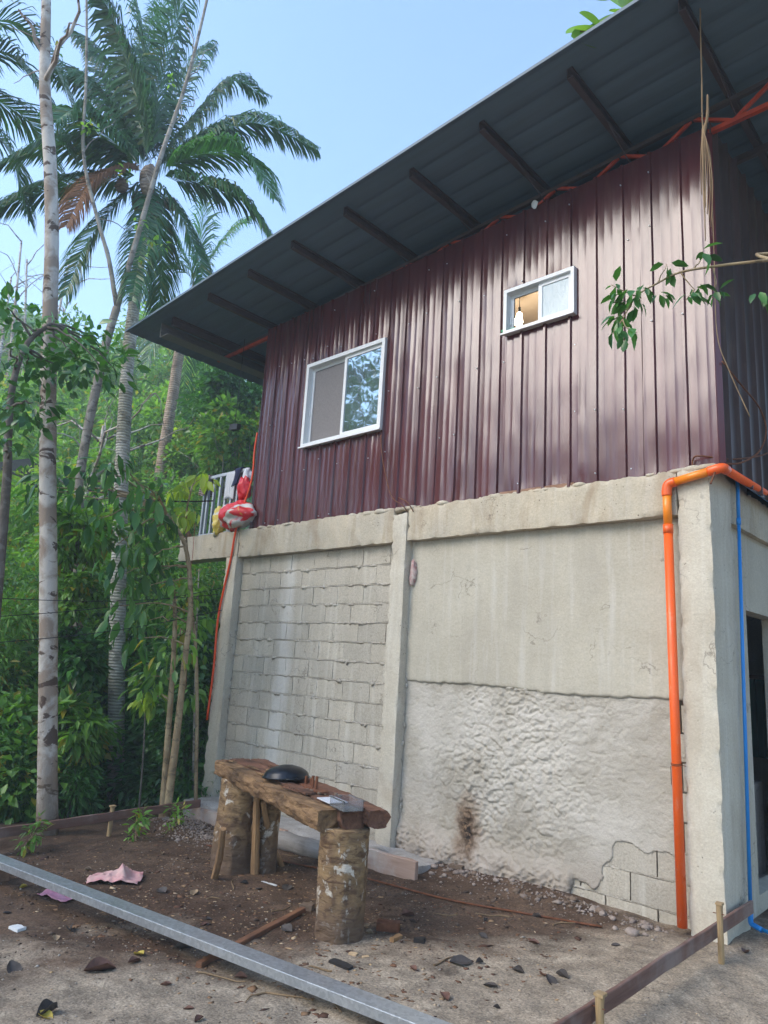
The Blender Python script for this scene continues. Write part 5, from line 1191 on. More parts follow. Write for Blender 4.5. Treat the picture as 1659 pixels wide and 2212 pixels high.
def crown_pts(centres, cr, n, rs, main, droop=0.25, flat=0.8):
    """n leaves round every clump centre, thinning outwards; returns foot, direction, normal"""
    K = len(centres); C = np.repeat(np.asarray(centres), n, 0); R = np.repeat(np.broadcast_to(cr, K), n)
    o = unit(rs.normal(size=(K * n, 3))) * (rs.random(K * n) ** 0.45)[:, None] * R[:, None]; o[:, 2] *= flat
    P = C + o; D = unit(o) * 0.8 + unit(P - np.asarray(main)) * 0.4 + rs.normal(size=P.shape) * 0.45 + np.array([0, 0, -droop])
    N = np.array([0, 0, 1.0]) + rs.normal(size=P.shape) * 0.45 + unit(o) * 0.35
    return P, D, N
def ellipsoid(c, r, K, rs, shell=0.5):
    d = unit(rs.normal(size=(K, 3))) * (shell + (1 - shell) * rs.random(K))[:, None]; return np.asarray(c) + d * np.asarray(r)
def limb(mb, a, b, r0, r1, rs, n=6, sag=0.08):
    a = np.array(a); b = np.array(b); L = np.linalg.norm(b - a); pts = []
    for k in range(n + 1):
        t = k / n; pts.append(a + (b - a) * t + rs.normal(size=3) * 0.03 * L * math.sin(math.pi * t) + np.array([0, 0, sag * L * math.sin(math.pi * t)]))
    mb.tube(pts, [r0 + (r1 - r0) * k / n for k in range(n + 1)], 6)
def plant(name, base, c, r, K, n, L, lm, bm, label, cat, group=None, seed=0, trunk=0.06, hi=False, droop=0.25, clump=0.4, path=None, centres=None, aspect=0.45, flat=0.8, shell=0.45, limbs=10, crownname='crown', curl=0.15):
    rs = np.random.default_rng(seed + 900); base = np.array(base, float); c = np.array(c, float); r = np.array(r, float)
    t = thing(name, base, label, cat, group)
    C = ellipsoid(c, r, K, rs, shell) if centres is None else np.array(centres)
    cr = clump * float(np.mean(r)) if centres is None else clump
    P, D, N = crown_pts(C, cr * rs.uniform(0.7, 1.25, len(C)), n, rs, c, droop, flat)
    LL = L * rs.uniform(0.55, 1.25, len(P)); V, F = leaf_verts(P, D, N, LL, LL * aspect, hi, curl)
    mb = MB(); top = c - np.array([0, 0, r[2] * 0.25])
    pth = path if path is not None else smooth_path([base, base + (top - base) * 0.45 + rs.normal(size=3) * 0.12 * trunk * 8, top], 5)
    m = len(pth); mb.tube(pth, [trunk * (1.1 - 0.65 * k / (m - 1)) for k in range(m)], 10, rough=0.03, sd=seed)
    for q in rs.permutation(len(C))[:limbs]:
        s = pth[int(m * rs.uniform(0.55, 0.95))] if path is None else pth[int(np.argmin([np.linalg.norm(np.array(p) - C[q]) for p in pth]))]
        limb(mb, s, C[q], trunk * 0.32, trunk * 0.10, rs)
    mb.build('trunk', bm, t, True); mesh_obj(crownname, V, F, lm, t, False)
    return t

def frond(t, pts, width, n, mat, rs, hang=0.6, rr=0.02, name='frond', vee=0.25):
    """feather frond: a rachis through pts with leaflets both sides"""
    pts = smooth_path(pts, 8); pts = np.array(pts); seg = np.linalg.norm(np.diff(pts, axis=0), axis=1); s = np.concatenate([[0], np.cumsum(seg)]); Ltot = s[-1]
    tt = np.linspace(0.10, 0.995, n); P = np.stack([np.interp(tt * Ltot, s, pts[:, k]) for k in range(3)], -1)
    T = unit(np.gradient(P, axis=0)); side = unit(np.cross(T, np.array([0, 0, 1.0]) + 0.001)); upv = np.cross(side, T)
    VV = []; FF = []; o = 0
    for sg in (-1, 1):
        keep = rs.random(n) > 0.03; q = P[keep]; m = len(q); t_ = tt[keep]
        l = width * (np.sin(np.pi * np.clip(t_ * 0.86 + 0.10, 0, 1)) ** 0.55) * rs.uniform(0.85, 1.1, m)
        upn_ = np.clip(T[keep][:, 2:3], 0, 1); d1 = unit(side[keep] * sg * 0.78 * (1 - 0.40 * upn_) + T[keep] * (0.72 + 0.45 * t_[:, None] + 0.45 * upn_) + upv[keep] * vee + rs.normal(size=(m, 3)) * 0.06)
        dn = np.array([0, 0, -1.0]); d2 = unit(d1 + dn * hang * rs.uniform(0.6, 1.2, (m, 1))); d3 = unit(d1 + dn * hang * rs.uniform(1.3, 2.6, (m, 1)))
        w = 0.042 * (width / 0.8) * rs.uniform(0.8, 1.2, (m, 1)) * np.ones((1, 3)); wv = unit(T[keep] + 0.15 * rs.normal(size=(m, 3))) * w * 0.5
        a = q; b = a + d1 * (l * 0.35)[:, None]; c_ = b + d2 * (l * 0.35)[:, None]; e = c_ + d3 * (l * 0.30)[:, None]
        V = np.stack([a - wv * 0.5, a + wv * 0.5, b - wv, b + wv, c_ - wv * 0.8, c_ + wv * 0.8, e], 1)
        F0 = np.array([(0,1,3),(0,3,2),(2,3,5),(2,5,4),(4,5,6)])
        VV.append(V.reshape(-1, 3)); FF.append((F0[None] + (np.arange(m) * 7)[:, None, None]).reshape(-1, 3) + o); o += m * 7
    fo = mesh_obj(name, np.concatenate(VV), np.concatenate(FF), mat, t, False)
    MB().tube(list(pts[::2]) + [pts[-1]], list(np.linspace(rr, rr * 0.2, len(pts[::2]) + 1)), 5).build('rachis', MAT['rachis'] if mat is not MAT['palm_dead'] else MAT['vine'], fo, True)
    return fo
def fpx(c, D0, mids, dep):
    """frond path through pixels; dep = how many metres nearer (-) or farther (+) the tip hangs"""
    k = len(mids); return [np.array(c)] + [atd(u, v, D0 + dep * ((i + 1) / k)) for i, (u, v) in enumerate(mids)]

# ---- coconut palm
D0 = 11.6; pc = atd(322, 375, D0)
tr_path = smooth_path([atd(250, 1800, D0), atd(253, 1400, D0), atd(262, 1050, D0), atd(275, 800, D0), atd(292, 640, D0), atd(320, 395, D0)], 8)
palm = thing('coconut_palm', (tr_path[0][0], tr_path[0][1], float(ground_z(tr_path[0][0], tr_path[0][1]))), 'tall coconut palm with a full dark green crown and one dead brown frond', 'palm tree')
tr_path = [np.array([tr_path[0][0], tr_path[0][1], float(ground_z(tr_path[0][0], tr_path[0][1])) - 0.2])] + tr_path[1:]
MB().tube(tr_path, list(np.linspace(0.125, 0.085, len(tr_path))), 14, rough=0.02).build('trunk', MAT['palm_trunk'], palm, True)
rs = np.random.default_rng(5)
FR = [([(345, 200), (385, 30), (425, -120)], -0.5, 'p', 0.9), ([(318, 220), (300, 60), (270, -90)], 0.4, 'p', 0.9), ([(300, 230), (262, 90), (215, -30)], -0.6, 'p', 0.9), ([(335, 200), (350, 40), (362, -110)], 1.2, 'b', 0.7),
      ([(420, 255), (500, 175), (570, 205)], 0.4, 'p', 0.75), ([(455, 290), (560, 265), (678, 318)], -0.7, 'p', 0.8), ([(440, 330), (530, 335), (592, 430)], -1.6, 'b', 0.85), ([(430, 395), (520, 430), (600, 530)], -1.0, 'p', 0.85),
      ([(380, 450), (430, 560), (440, 640)], -1.2, 'p', 0.8), ([(322, 450), (300, 560), (285, 650)], -1.8, 'p', 0.8), ([(265, 365), (195, 395), (142, 490)], -1.2, 'd', 0.75), ([(255, 440), (190, 520), (140, 640)], -0.8, 'p', 0.8),
      ([(240, 385), (120, 405), (-10, 450)], 0.5, 'p', 0.8), ([(230, 330), (130, 310), (10, 350)], -0.4, 'p', 0.8), ([(260, 260), (180, 170), (110, 160)], 0.8, 'p', 0.8), ([(270, 230), (220, 120), (160, 70)], 1.2, 'p', 0.8),
      ([(250, 310), (170, 240), (120, 260)], -1.4, 'p', 0.8), ([(360, 250), (420, 130), (455, 90)], 1.2, 'p', 0.8), ([(330, 300), (315, 150), (335, 20)], 1.5, 'p', 0.7), ([(400, 320), (470, 280), (520, 330)], 1.6, 'p', 0.75), ([(345, 470), (350, 580), (340, 690)], 1.2, 'p', 0.8),
      ([(290, 300), (235, 200), (205, 110)], 1.8, 'p', 0.8), ([(305, 250), (285, 130), (240, 40)], 1.0, 'p', 0.85)]
for mids, dep, kd, w in FR:
    frond(palm, fpx(pc, D0, mids, dep), w * 1.0, 130, {'p': MAT['palm'], 'b': MAT['palm_bright'], 'd': MAT['palm_dead']}[kd], rs, 0.6 if kd == 'b' else 1.05, 0.024, 'frond' if kd != 'd' else 'dead_frond')
P, F = lump(pc - np.array([0, 0, 0.12]), (0.13, 0.13, 0.30), 66, None, '', None, n=16); mesh_obj('crown_shaft', P, F, MAT['palm_trunk2'], palm, True)
for k in range(7):
    P, F = lump(pc + np.array([rs.normal() * 0.22, rs.normal() * 0.22, -0.35 - rs.random() * 0.3]), (0.11, 0.11, 0.13), 60 + k, None, '', None, n=12); mesh_obj('coconut', P, F, MAT['palm_trunk2'], palm, True)
# ---- palm left of the pale tree, its crown beyond the frame
D1 = 12.5; pc2 = atd(-130, 150, D1); b2 = atd(-190, 1700, D1); b2[2] = float(ground_z(b2[0], b2[1]))
palm2 = thing('coconut_palm', b2, 'coconut palm leaning in beside the pale barked tree, long fronds drooping', 'palm tree')
MB().tube(smooth_path([b2 - np.array([0, 0, .2]), (b2 + pc2) / 2 + np.array([0.2, 0, 0]), pc2], 8), list(np.linspace(0.17, 0.11, 17)), 12, rough=0.02).build('trunk', MAT['palm_trunk'], palm2, True)
for mids, dep in [([(0, 44), (109, 131), (178, 290)], -0.8), ([(0, 110), (87, 197), (150, 330)], -1.4), ([(-20, 210), (70, 270), (130, 400)], 0.5), ([(-40, 260), (20, 330), (60, 470)], -0.6), ([(-90, 0), (0, -60), (90, -40)], 0.6), ([(-160, 300), (-150, 420), (-140, 560)], 0), ([(-220, 120), (-330, 140), (-420, 260)], 0.4), ([(-200, 40), (-280, -80), (-380, -100)], 0.2)]:
    frond(palm2, fpx(pc2, D1, mids, dep), 0.9, 90, MAT['palm'], rs, 0.6, 0.026)
# ---- younger palm behind the eaves
D2 = 19.5; pc3 = atd(425, 615, D2); b3 = atd(338, 1080, D2); b3[2] = float(ground_z(b3[0], b3[1])) - 0.1
palm3 = thing('young_palm', b3, 'slender palm with a ringed brown trunk just beyond the eaves corner', 'palm tree')
tp = smooth_path([b3, atd(345, 1040, D2), atd(360, 940, D2), atd(374, 850, D2), atd(386, 770, D2), atd(405, 690, D2), pc3], 5)
MB().tube(tp, list(np.linspace(0.17, 0.12, len(tp))), 12, rough=0.03).build('trunk', MAT['palm_trunk2'], palm3, True)
for mids, dep, kd in [([(430, 560), (440, 470), (450, 400)], 0.2, 'b'), ([(455, 560), (500, 500), (540, 470)], 0.5, 'b'), ([(390, 580), (340, 590), (295, 660)], -0.5, 'p'), ([(400, 640), (350, 690), (310, 800)], -0.8, 'p'), ([(450, 660), (475, 740), (488, 880)], -1.2, 'p'), ([(470, 620), (520, 640), (560, 720)], -0.6, 'p'), ([(400, 560), (370, 500), (330, 480)], 0.8, 'b'), ([(415, 660), (400, 760), (395, 880)], 0.8, 'p'), ([(440, 640), (455, 720), (430, 800)], 1.0, 'p')]:
    frond(palm3, fpx(pc3, D2, mids, dep), 0.9, 80, MAT['palm_bright'] if kd == 'b' else MAT['palm'], rs, 0.6, 0.028)

# ---- pale tree in front
D3 = 8.35
pt = smooth_path([atd(102, 1815, D3), atd(103, 1600, D3), atd(105, 1300, D3), atd(103, 1000, D3), atd(107, 700, D3), atd(112, 520, D3), atd(108, 350, D3), atd(97, 180, D3), atd(100, 0, D3), atd(102, -250, D3), atd(112, -600, D3)], 6)
pt[0][2] = float(ground_z(pt[0][0], pt[0][1])) - 0.1
pale = thing('pale_tree', pt[0], 'tall slim tree with pale blotched bark at the yard edge', 'tree')
rad = np.interp(np.linspace(0, 1, len(pt)), [0, 0.05, 0.25, 0.6, 0.8, 1], [0.112, 0.096, 0.088, 0.072, 0.052, 0.02])
mb = MB(); mb.tube(pt, list(rad), 16, rough=0.025, sd=4); rs = np.random.default_rng(8)
ends = []
for a_, b_ in [((97, 180), (150, 50)), ((97, 180), (190, -60)), ((98, 120), (40, 20)), ((100, 0), (30, -140)), ((100, -60), (180, -260)), ((101, -150), (10, -380)), ((103, -250), (190, -520)), ((106, -350), (40, -650))]:
    limb(mb, atd(*a_, D3), atd(*b_, D3 + rs.normal() * 0.5), 0.030, 0.010, rs, sag=0.02); ends.append(atd(*b_, D3))
for a_, b_ in [((97, 90), (20, 60)), ((98, 70), (45, 30)), ((97, 150), (30, 180)), ((150, 50), (190, 60))]: limb(mb, atd(*a_, D3), atd(*b_, D3), 0.010, 0.003, rs, sag=0.03)
mb.build('trunk', MAT['bark_pale'], pale, True)
P, D, N = crown_pts([e + np.array([0, 0, 0.4]) for e in ends[3:]], 0.7, 120, rs, pt[-1], 0.2); LL = 0.13 * rs.uniform(0.6, 1.2, len(P)); V, F = leaf_verts(P, D, N, LL, LL * 0.45); mesh_obj('crown', V, F, MAT['leaf_mid'], pale)

# ---- forked bare sapling
D4 = 10.2; rs = np.random.default_rng(9)
s0 = [atd(168, 1300, D4), atd(172, 1060, D4), atd(185, 950, D4), atd(225, 760, D4), atd(252, 665, D4)]; s0[0][2] = s0[0][2]
gb = atd(175, 1720, D4); gb[2] = float(ground_z(gb[0], gb[1])) - 0.1
sap = thing('forked_sapling', gb, 'bare forked sapling with mottled grey bark crossing the palm', 'tree')
mb = MB(); mb.tube(smooth_path([gb] + s0, 5), list(np.linspace(0.072, 0.056, 26)), 10, rough=0.04)
mb.tube(smooth_path([s0[-1], atd(300, 500, D4), atd(350, 330, D4), atd(402, 180, D4), atd(447, 0, D4), atd(480, -160, D4)], 5), list(np.linspace(0.045, 0.017, 26)), 8, rough=0.05)
mb.tube(smooth_path([s0[-1], atd(235, 560, D4), atd(210, 470, D4), atd(180, 330, D4), atd(186, 180, D4), atd(187, 0, D4), atd(180, -160, D4)], 5), list(np.linspace(0.034, 0.014, 31)), 8, rough=0.05)
for a_, b_ in [((370, 270), (430, 210)), ((402, 180), (470, 90)), ((180, 330), (250, 260)), ((330, 400), (280, 330)), ((210, 470), (290, 500)), ((420, 110), (400, 40))]: limb(mb, atd(*a_, D4), atd(*b_, D4 + 0.3), 0.010, 0.003, rs, sag=0.02)
mb.build('trunk', MAT['bark_grey'], sap, True)
ce = [atd(u, v, D4 - 0.1) for u, v in ((325, 520), (300, 480), (270, 375), (370, 178), (205, 275), (120, 105), (185, 275), (350, 530), (310, 560))]
P, D, N = crown_pts(ce, 0.10, 9, rs, atd(300, 400, D4), 0.1); LL = 0.085 * rs.uniform(0.7, 1.2, len(P)); V, F = leaf_verts(P, D, N, LL, LL * 0.6, True); mesh_obj('leaves', V, F, MAT['leaf_bright'], sap)

# ---- near leafy trees on the left
def px_tree(name, dist, trunkpx, clumps, cr, n, L, lm, bm, label, seed, trunk, aspect=0.45, droop=0.4, flat=0.8, hi=True, dj=0.5, cat='tree', curl=0.2, group=None):
    rs = np.random.default_rng(seed); path = [atd(u, v, dist) for u, v in trunkpx]; path[0][2] = min(path[0][2], float(ground_z(path[0][0], path[0][1]))) if path[0][2] > float(ground_z(path[0][0], path[0][1])) else float(ground_z(path[0][0], path[0][1])) - 0.1
    C = [atd(u, v, dist + rs.normal() * dj) for u, v in clumps]
    return plant(name, path[0], np.mean(C, 0), (1, 1, 1), 0, n, L, lm, bm, label, cat, group, seed, trunk, hi, droop, cr, smooth_path(path, 5), C, aspect, flat, 0.4, len(C), curl=curl)
px_tree('dark_leaf_tree', 7.6, [(2, 1500), (10, 1100), (18, 930), (30, 820), (60, 740), (110, 700)], [(15, 665), (35, 690), (75, 720), (20, 750), (60, 790), (110, 760), (150, 745), (190, 735), (235, 760), (215, 790), (30, 830), (20, 890), (55, 905), (100, 800), (140, 810), (10, 960), (250, 800), (70, 870), (165, 775)], 0.28, 34, 0.135, MAT['leaf_dark'], MAT['bark_dark'], 'small tree with glossy dark oval leaves in front of the pale trunk', 31, 0.045, 0.5, 0.15)
px_tree('big_leaf_tree', 8.6, [(362, 1745), (385, 1560), (400, 1420), (412, 1300), (400, 1180), (360, 1110)], [(60, 1045), (95, 1060), (140, 1030), (180, 1060), (205, 1010), (240, 1000), (150, 1075), (225, 1075), (300, 1045), (335, 1060), (285, 1110), (325, 1130), (360, 1150), (290, 1180), (330, 1200), (350, 1230), (270, 1240), (310, 1270), (260, 1310), (215, 1120), (320, 1340), (290, 1380), (250, 1180), (345, 1095)], 0.27, 14, 0.21, MAT['leaf_dark'], MAT['bark_tan'], 'tree with long drooping dark leaves left of the balcony', 32, 0.04, 0.40, 1.5, 0.8, dj=0.4, curl=0.25)
px_tree('yellow_leaf_sapling', 8.9, [(430, 1700), (425, 1450), (408, 1250), (402, 1120), (415, 1050)], [(380, 1062), (395, 1052), (425, 1030), (440, 1032), (378, 1115), (400, 1100), (412, 1108), (388, 1130)], 0.12, 11, 0.17, MAT['leaf_yellow'], MAT['bark_tan'], 'sapling with hanging yellow green leaves beside the railing', 33, 0.02, 0.42, 1.6, dj=0.15)
px_tree('twin_sapling', 8.8, [(352, 1755), (365, 1560), (378, 1350), (372, 1250)], [(330, 1460), (370, 1400), (400, 1380), (410, 1320), (315, 1500), (385, 1280)], 0.30, 26, 0.17, MAT['leaf_mid'], MAT['bark_tan'], 'thin sapling with a mottled tan stem near the left column', 34, 0.038, 0.42, 1.0)
px_tree('thin_sapling', 9.9, [(418, 1735), (420, 1550), (425, 1350), (430, 1230)], [(415, 1290), (425, 1260), (400, 1340), (420, 1350), (415, 1420), (410, 1500)], 0.25, 30, 0.16, MAT['leaf_mid'], MAT['bark_grey'], 'very thin grey sapling just left of the concrete column', 35, 0.016, 0.42, 0.9)
px_tree('bright_leaf_shrub', 9.0, [(300, 1760), (310, 1620), (315, 1500)], [(315, 1495), (330, 1500), (300, 1510)], 0.10, 8, 0.19, MAT['leaf_yellow'], MAT['bark_dark'], 'low shrub with one cluster of bright yellow green leaves', 36, 0.012, 0.42, 1.2, dj=0.1, cat='shrub')
# ---- dense understorey
US = [(20, 1350, 12.5, 'm'), (60, 1560, 11.0, 'm'), (170, 1240, 14.5, 'y'), (110, 1470, 12.6, 'm'), (120, 1650, 12.2, 'd'), (350, 1370, 13.6, 'd'), (380, 1560, 12.2, 'd'), (395, 1690, 11.2, 'd'), (425, 1290, 13.0, 'm'), (440, 1480, 11.5, 'd'),
      (430, 1650, 10.4, 'd'), (40, 1710, 9.8, 'm'), (70, 1200, 15.5, 'y'), (-70, 1450, 11, 'm'), (-60, 1650, 10, 'm'), (380, 1180, 15.5, 'm'), (250, 1330, 14.0, 'm'), (110, 1420, 13.5, 'y'), (240, 1560, 15.5, 'd'), (475, 1380, 14.0, 'm'), (380, 1480, 14.5, 'd'), (120, 1620, 13, 'm'), (470, 1600, 13, 'd'), (30, 1775, 9.6, 'd')]
BLAB = ['behind the pale trunk, half way up', 'left of the pale trunk near the ground', 'right of the pale trunk, above the wires', 'between the pale trunk and the palm trunk', 'right behind the pale trunk base', 'right of the palm trunk at wire height', 'between the palm trunk and the tan saplings', 'behind the long board by the saplings', 'just under the balcony beam end', 'beside the left column, half way down', 'behind the foot of the left column', 'behind the long board left of the pale trunk', 'below the far salmon house', 'outside the pale trunk at wire height', 'outside the pale trunk near the board', 'behind the hanging big leaves', 'crossed by the black wires near the palm trunk', 'behind the pale trunk under the wires', 'hidden behind the palm trunk', 'behind the hose on the left column', 'deep between the saplings', 'deep behind the pale trunk', 'deep behind the left column', 'at the foot of the palm trunk']
WD = {'m': ('leaf_mid', 'mid green'), 'd': ('leaf_dark', 'dark green'), 'y': ('leaf_yellow', 'yellowish green')}
US = [q + (130,) for q in US] + [(168, 1150, 9.5, 'm', 62), (162, 1290, 9.4, 'm', 52), (160, 1430, 9.3, 'd', 50), (158, 1570, 9.2, 'm', 48), (158, 1700, 9.1, 'd', 46)]
BLAB += ['wrapped round the sapling below the big leaves', 'hiding the sapling stem at wire height', 'hiding the sapling stem under the wires', 'between the pale trunk and the sapling foot', 'at the sapling foot behind the board']
for k, (u, v, ds, kd, rp) in enumerate(US):
    c_ = atd(u, v, ds); R = ds / FPX * rp; gzz = float(ground_z(c_[0], c_[1]))
    plant('bush', (c_[0], c_[1], gzz), c_, (R, R, R * 1.15), 34 if rp > 100 else 18, 150 if rp > 100 else 60, [0.11, 0.14, 0.19, 0.125, 0.165][k % 5], MAT[WD[kd][0]] if kd != 'y' else MAT['leaf_bright'], MAT['bark_dark'], WD[kd][1] + ' bush ' + BLAB[k], 'bush', WD[kd][1] + ' bushes of the thicket', 500 + k, 0.03, False, 0.5, 0.42, aspect=[0.55, 0.32, 0.42, 0.6, 0.28][(k * 3) % 5], crownname='foliage', limbs=14)
# ---- trees up the slope
TS = [(60, 1010, 22, 'b'), (180, 960, 26, 'b'), (310, 930, 24, 'b'), (420, 920, 23, 'b'), (490, 980, 21, 'y'), (250, 1080, 20, 'b'), (370, 1030, 20, 'm'), (130, 1110, 19, 'b'), (20, 1130, 18.5, 'y'), (470, 850, 29, 'b'), (380, 840, 31, 'b'), (250, 850, 32, 'm'), (90, 880, 30, 'b'), (160, 800, 36, 'm'), (330, 770, 38, 'b'), (440, 770, 40, 'b'), (20, 780, 38, 'm'), (515, 870, 17.5, 'd'), (520, 960, 17, 'm')]
TLAB = ['above the far salmon house', 'right of the pale trunk on the slope', 'behind the palm trunk on the slope', 'between the palm trunk and the ringed young palm', 'just left of the siding edge', 'below the forked sapling', 'below the ringed young palm trunk', 'right beside the far salmon house', 'in front of the far salmon house', 'under the eaves corner', 'behind the ringed young palm trunk', 'high behind the forked sapling', 'high behind the pale trunk', 'high between the pale trunk and the sapling', 'high behind the palm trunk', 'high under the hanging young palm frond', 'high above the dark leaf tree', 'close to the siding below the eaves', 'close to the siding above the railing']
TL = {'b': 'bright green', 'm': 'mid green', 'd': 'dark green', 'y': 'yellowish green'}
for k, (u, v, ds, kd) in enumerate(TS):
    c_ = atd(u, v, ds); R = ds / FPX * 95; gzz = float(ground_z(c_[0], c_[1])); c_[2] = max(c_[2], gzz + R * 0.8)
    mt = MAT[{'b': 'leaf_bright', 'm': 'leaf_mid', 'd': 'leaf_dark', 'y': 'leaf_yellow'}[kd]]
    plant('slope_tree', (c_[0], c_[1], gzz - 0.2), c_, (R * 1.1, R * 1.1, R), 34, 110, 0.115 + 0.0045 * ds, mt, MAT['bark_grey'], TL[kd] + ' leafy tree ' + TLAB[k], 'tree', TL[kd] + ' trees on the slope', 600 + k, 0.09, False, 0.3, 0.36, aspect=0.55, limbs=10)
# ---- forest on the hill, one mass
rs = np.random.default_rng(77); C = []; 
for k in range(900):
    d_ = rs.uniform(32, 84); u = rs.uniform(-260, 760); a = atd(u, 1000, d_); z = float(ground_z(a[0], a[1])); R = rs.uniform(1.6, 3.4)
    cc_ = np.array([a[0], a[1], z + R * 1.0]); C.append(np.concatenate([cc_, [R]]))
C = np.array(C); PP = []; 
P = np.repeat(C[:, :3], 11, 0); R = np.repeat(C[:, 3], 11); o_ = unit(rs.normal(size=P.shape)); o_[:, 2] = np.abs(o_[:, 2]) * 0.9 - 0.15; sub = P + o_ * (R * rs.uniform(0.55, 1.0, len(R)))[:, None]
P, D, N = crown_pts(sub, R * 0.34, 20, rs, (0, 0, -50), 0.3); dist = np.linalg.norm(P - CP, axis=1); LL = 0.0085 * dist * rs.uniform(0.6, 1.3, len(P)); V, F = leaf_verts(P, D, N, LL, LL * 0.75)
MAT['hill_leaf'] = leafmat('hill_leaf', (0.06, 0.18, 0.045), (0.13, 0.29, 0.06), 0.35, None, 0.5, 0.3)
hf = mesh_obj('hillside_forest', V, F, MAT['hill_leaf'], None, False); kind(hf, 'stuff'); tag(hf, 'misty forest covering the hill beyond the palms', 'forest')
# bare pale trunks on the hill
for k, (u, v0, v1, ds) in enumerate([(40, 520, 900, 34), (60, 560, 880, 36), (15, 600, 900, 33), (495 - 345, 560, 800, 38), (215, 920, 1080, 21), (212, 1000, 1200, 17)]):
    a = atd(u, v1, ds); a[2] = min(a[2], float(ground_z(a[0], a[1]))); b = atd(u + rs.uniform(-12, 12), v0, ds); mb = MB(); rs2 = np.random.default_rng(k)
    mb.tube(smooth_path([a, (a + b) / 2 + rs2.normal(size=3) * 0.3, b], 4), list(np.linspace(0.13, 0.04, 9)), 7)
    for q in range(9):
        s_ = a + (b - a) * rs2.uniform(0.55, 1.0); e_ = s_ + np.array([rs2.normal() * 1.4, rs2.normal() * 1.4, rs2.uniform(0.3, 1.8)]); limb(mb, s_, e_, 0.035, 0.008, rs2)
        for w_ in range(2): limb(mb, e_, e_ + rs2.normal(size=3) * 0.6, 0.012, 0.004, rs2, 4)
    t = thing('bare_tree', a, 'thin nearly leafless pale tree on the misty slope', 'tree', 'bare trees on the slope'); mb.build('trunk', MAT['bark_pale'], t, True)
# ---- trees behind the photographer, mirrored in the window and siding
GLAB = ['with reflections in the large window', 'far down the yard', 'behind the bench side of the yard', 'straight across from the house', 'across from the corner column', 'out of view beside the side wall', 'out of view further back along the side wall', 'to the right of the yard entrance']
for k, (x, y, h, R) in enumerate([(-11.5, -8.0, 8.6, 2.3), (-15.0, -11, 9, 3.0), (-7.5, -13.5, 7.0, 2.6), (-1.5, -15.5, 7.5, 2.8), (5.5, -14, 8.5, 3.0), (7.2, 1.5, 5.0, 2.6), (8.0, 6.5, 5.5, 2.8), (9.0, -4.0, 5.5, 2.4)]):  # pair beside the side wall: unseen, added to darken it and the column
    plant('garden_tree', (x, y, float(ground_z(x, y)) - 0.2), (x, y, h), (R, R, R * 0.9), 36, 70, 0.28, MAT['leaf_dark'], MAT['bark_grey'], 'leafy garden tree ' + GLAB[k], 'tree', 'trees across the yard', 700 + k, 0.16, False, 0.3, 0.33, aspect=0.55)

# ---- branch reaching in from a lime tree at the right
rs = np.random.default_rng(21); DB = 3.25
mainb = smooth_path([np.array([3.9, -2.2, 2.4]), onx(1800, 545, 1.2) * 0 + atd(1780, 548, DB + 0.1), atd(1659, 562, DB), atd(1560, 573, DB), atd(1470, 588, DB), atd(1420, 612, DB), atd(1375, 640, DB), atd(1345, 690, DB)], 5)
lime = thing('lime_tree', (4.0, -2.3, 0.0), 'lime tree branch with small glossy leaves reaching in front of the siding', 'tree')
mb = MB(); mb.tube([(4.0, -2.3, -0.1), (4.02, -2.28, 1.0), (3.95, -2.2, 2.2), (3.9, -2.2, 3.4)], [0.08, 0.07, 0.055, 0.03], 10, rough=0.04); mb.tube(mainb, list(np.linspace(0.009, 0.0026, len(mainb))), 7)
tw = [((1470, 588), (1500, 625)), ((1500, 580), (1520, 545)), ((1420, 612), (1440, 570)), ((1375, 640), (1320, 615)), ((1375, 640), (1330, 690)), ((1345, 690), (1320, 725)), ((1345, 690), (1362, 725)), ((1540, 575), (1550, 625)), ((1500, 625), (1480, 650))]
for a_, b_ in tw: limb(mb, atd(*a_, DB), atd(*b_, DB + rs.normal() * 0.05), 0.0035, 0.0015, rs, 5, -0.02)
mb.build('trunk', MAT['bark_tan'], lime, True)
ce = [atd(u, v, DB + rs.normal() * 0.05) for u, v in ((1365, 630), (1340, 635), (1350, 655), (1330, 690), (1345, 690), (1330, 715), (1360, 720), (1385, 625), (1325, 620), (1490, 640), (1505, 620), (1550, 630), (1425, 640), (1445, 575), (1525, 548), (1370, 655), (1640, 640), (1690, 600))]
P, D, N = crown_pts(ce, 0.035, 7, rs, atd(1400, 600, DB), 0.8); LL = 0.075 * rs.uniform(0.6, 1.2, len(P)); V, F = leaf_verts(P, D, N, LL, LL * 0.48, True, 0.2); mesh_obj('leaves', V, F, MAT['leaf_dark'], lime)
C2 = ellipsoid((4.0, -2.2, 3.6), (0.7, 0.9, 0.8), 14, rs); P, D, N = crown_pts(C2, 0.28, 40, rs, (4, -2.2, 3.4), 0.4); P = P[P[:, 0] > 3.0]; nn = len(P); LL = 0.08 * rs.uniform(0.7, 1.2, nn); V, F = leaf_verts(P, D[:nn], N[:nn], LL, LL * 0.5); mesh_obj('crown', V, F, MAT['leaf_mid'], lime)
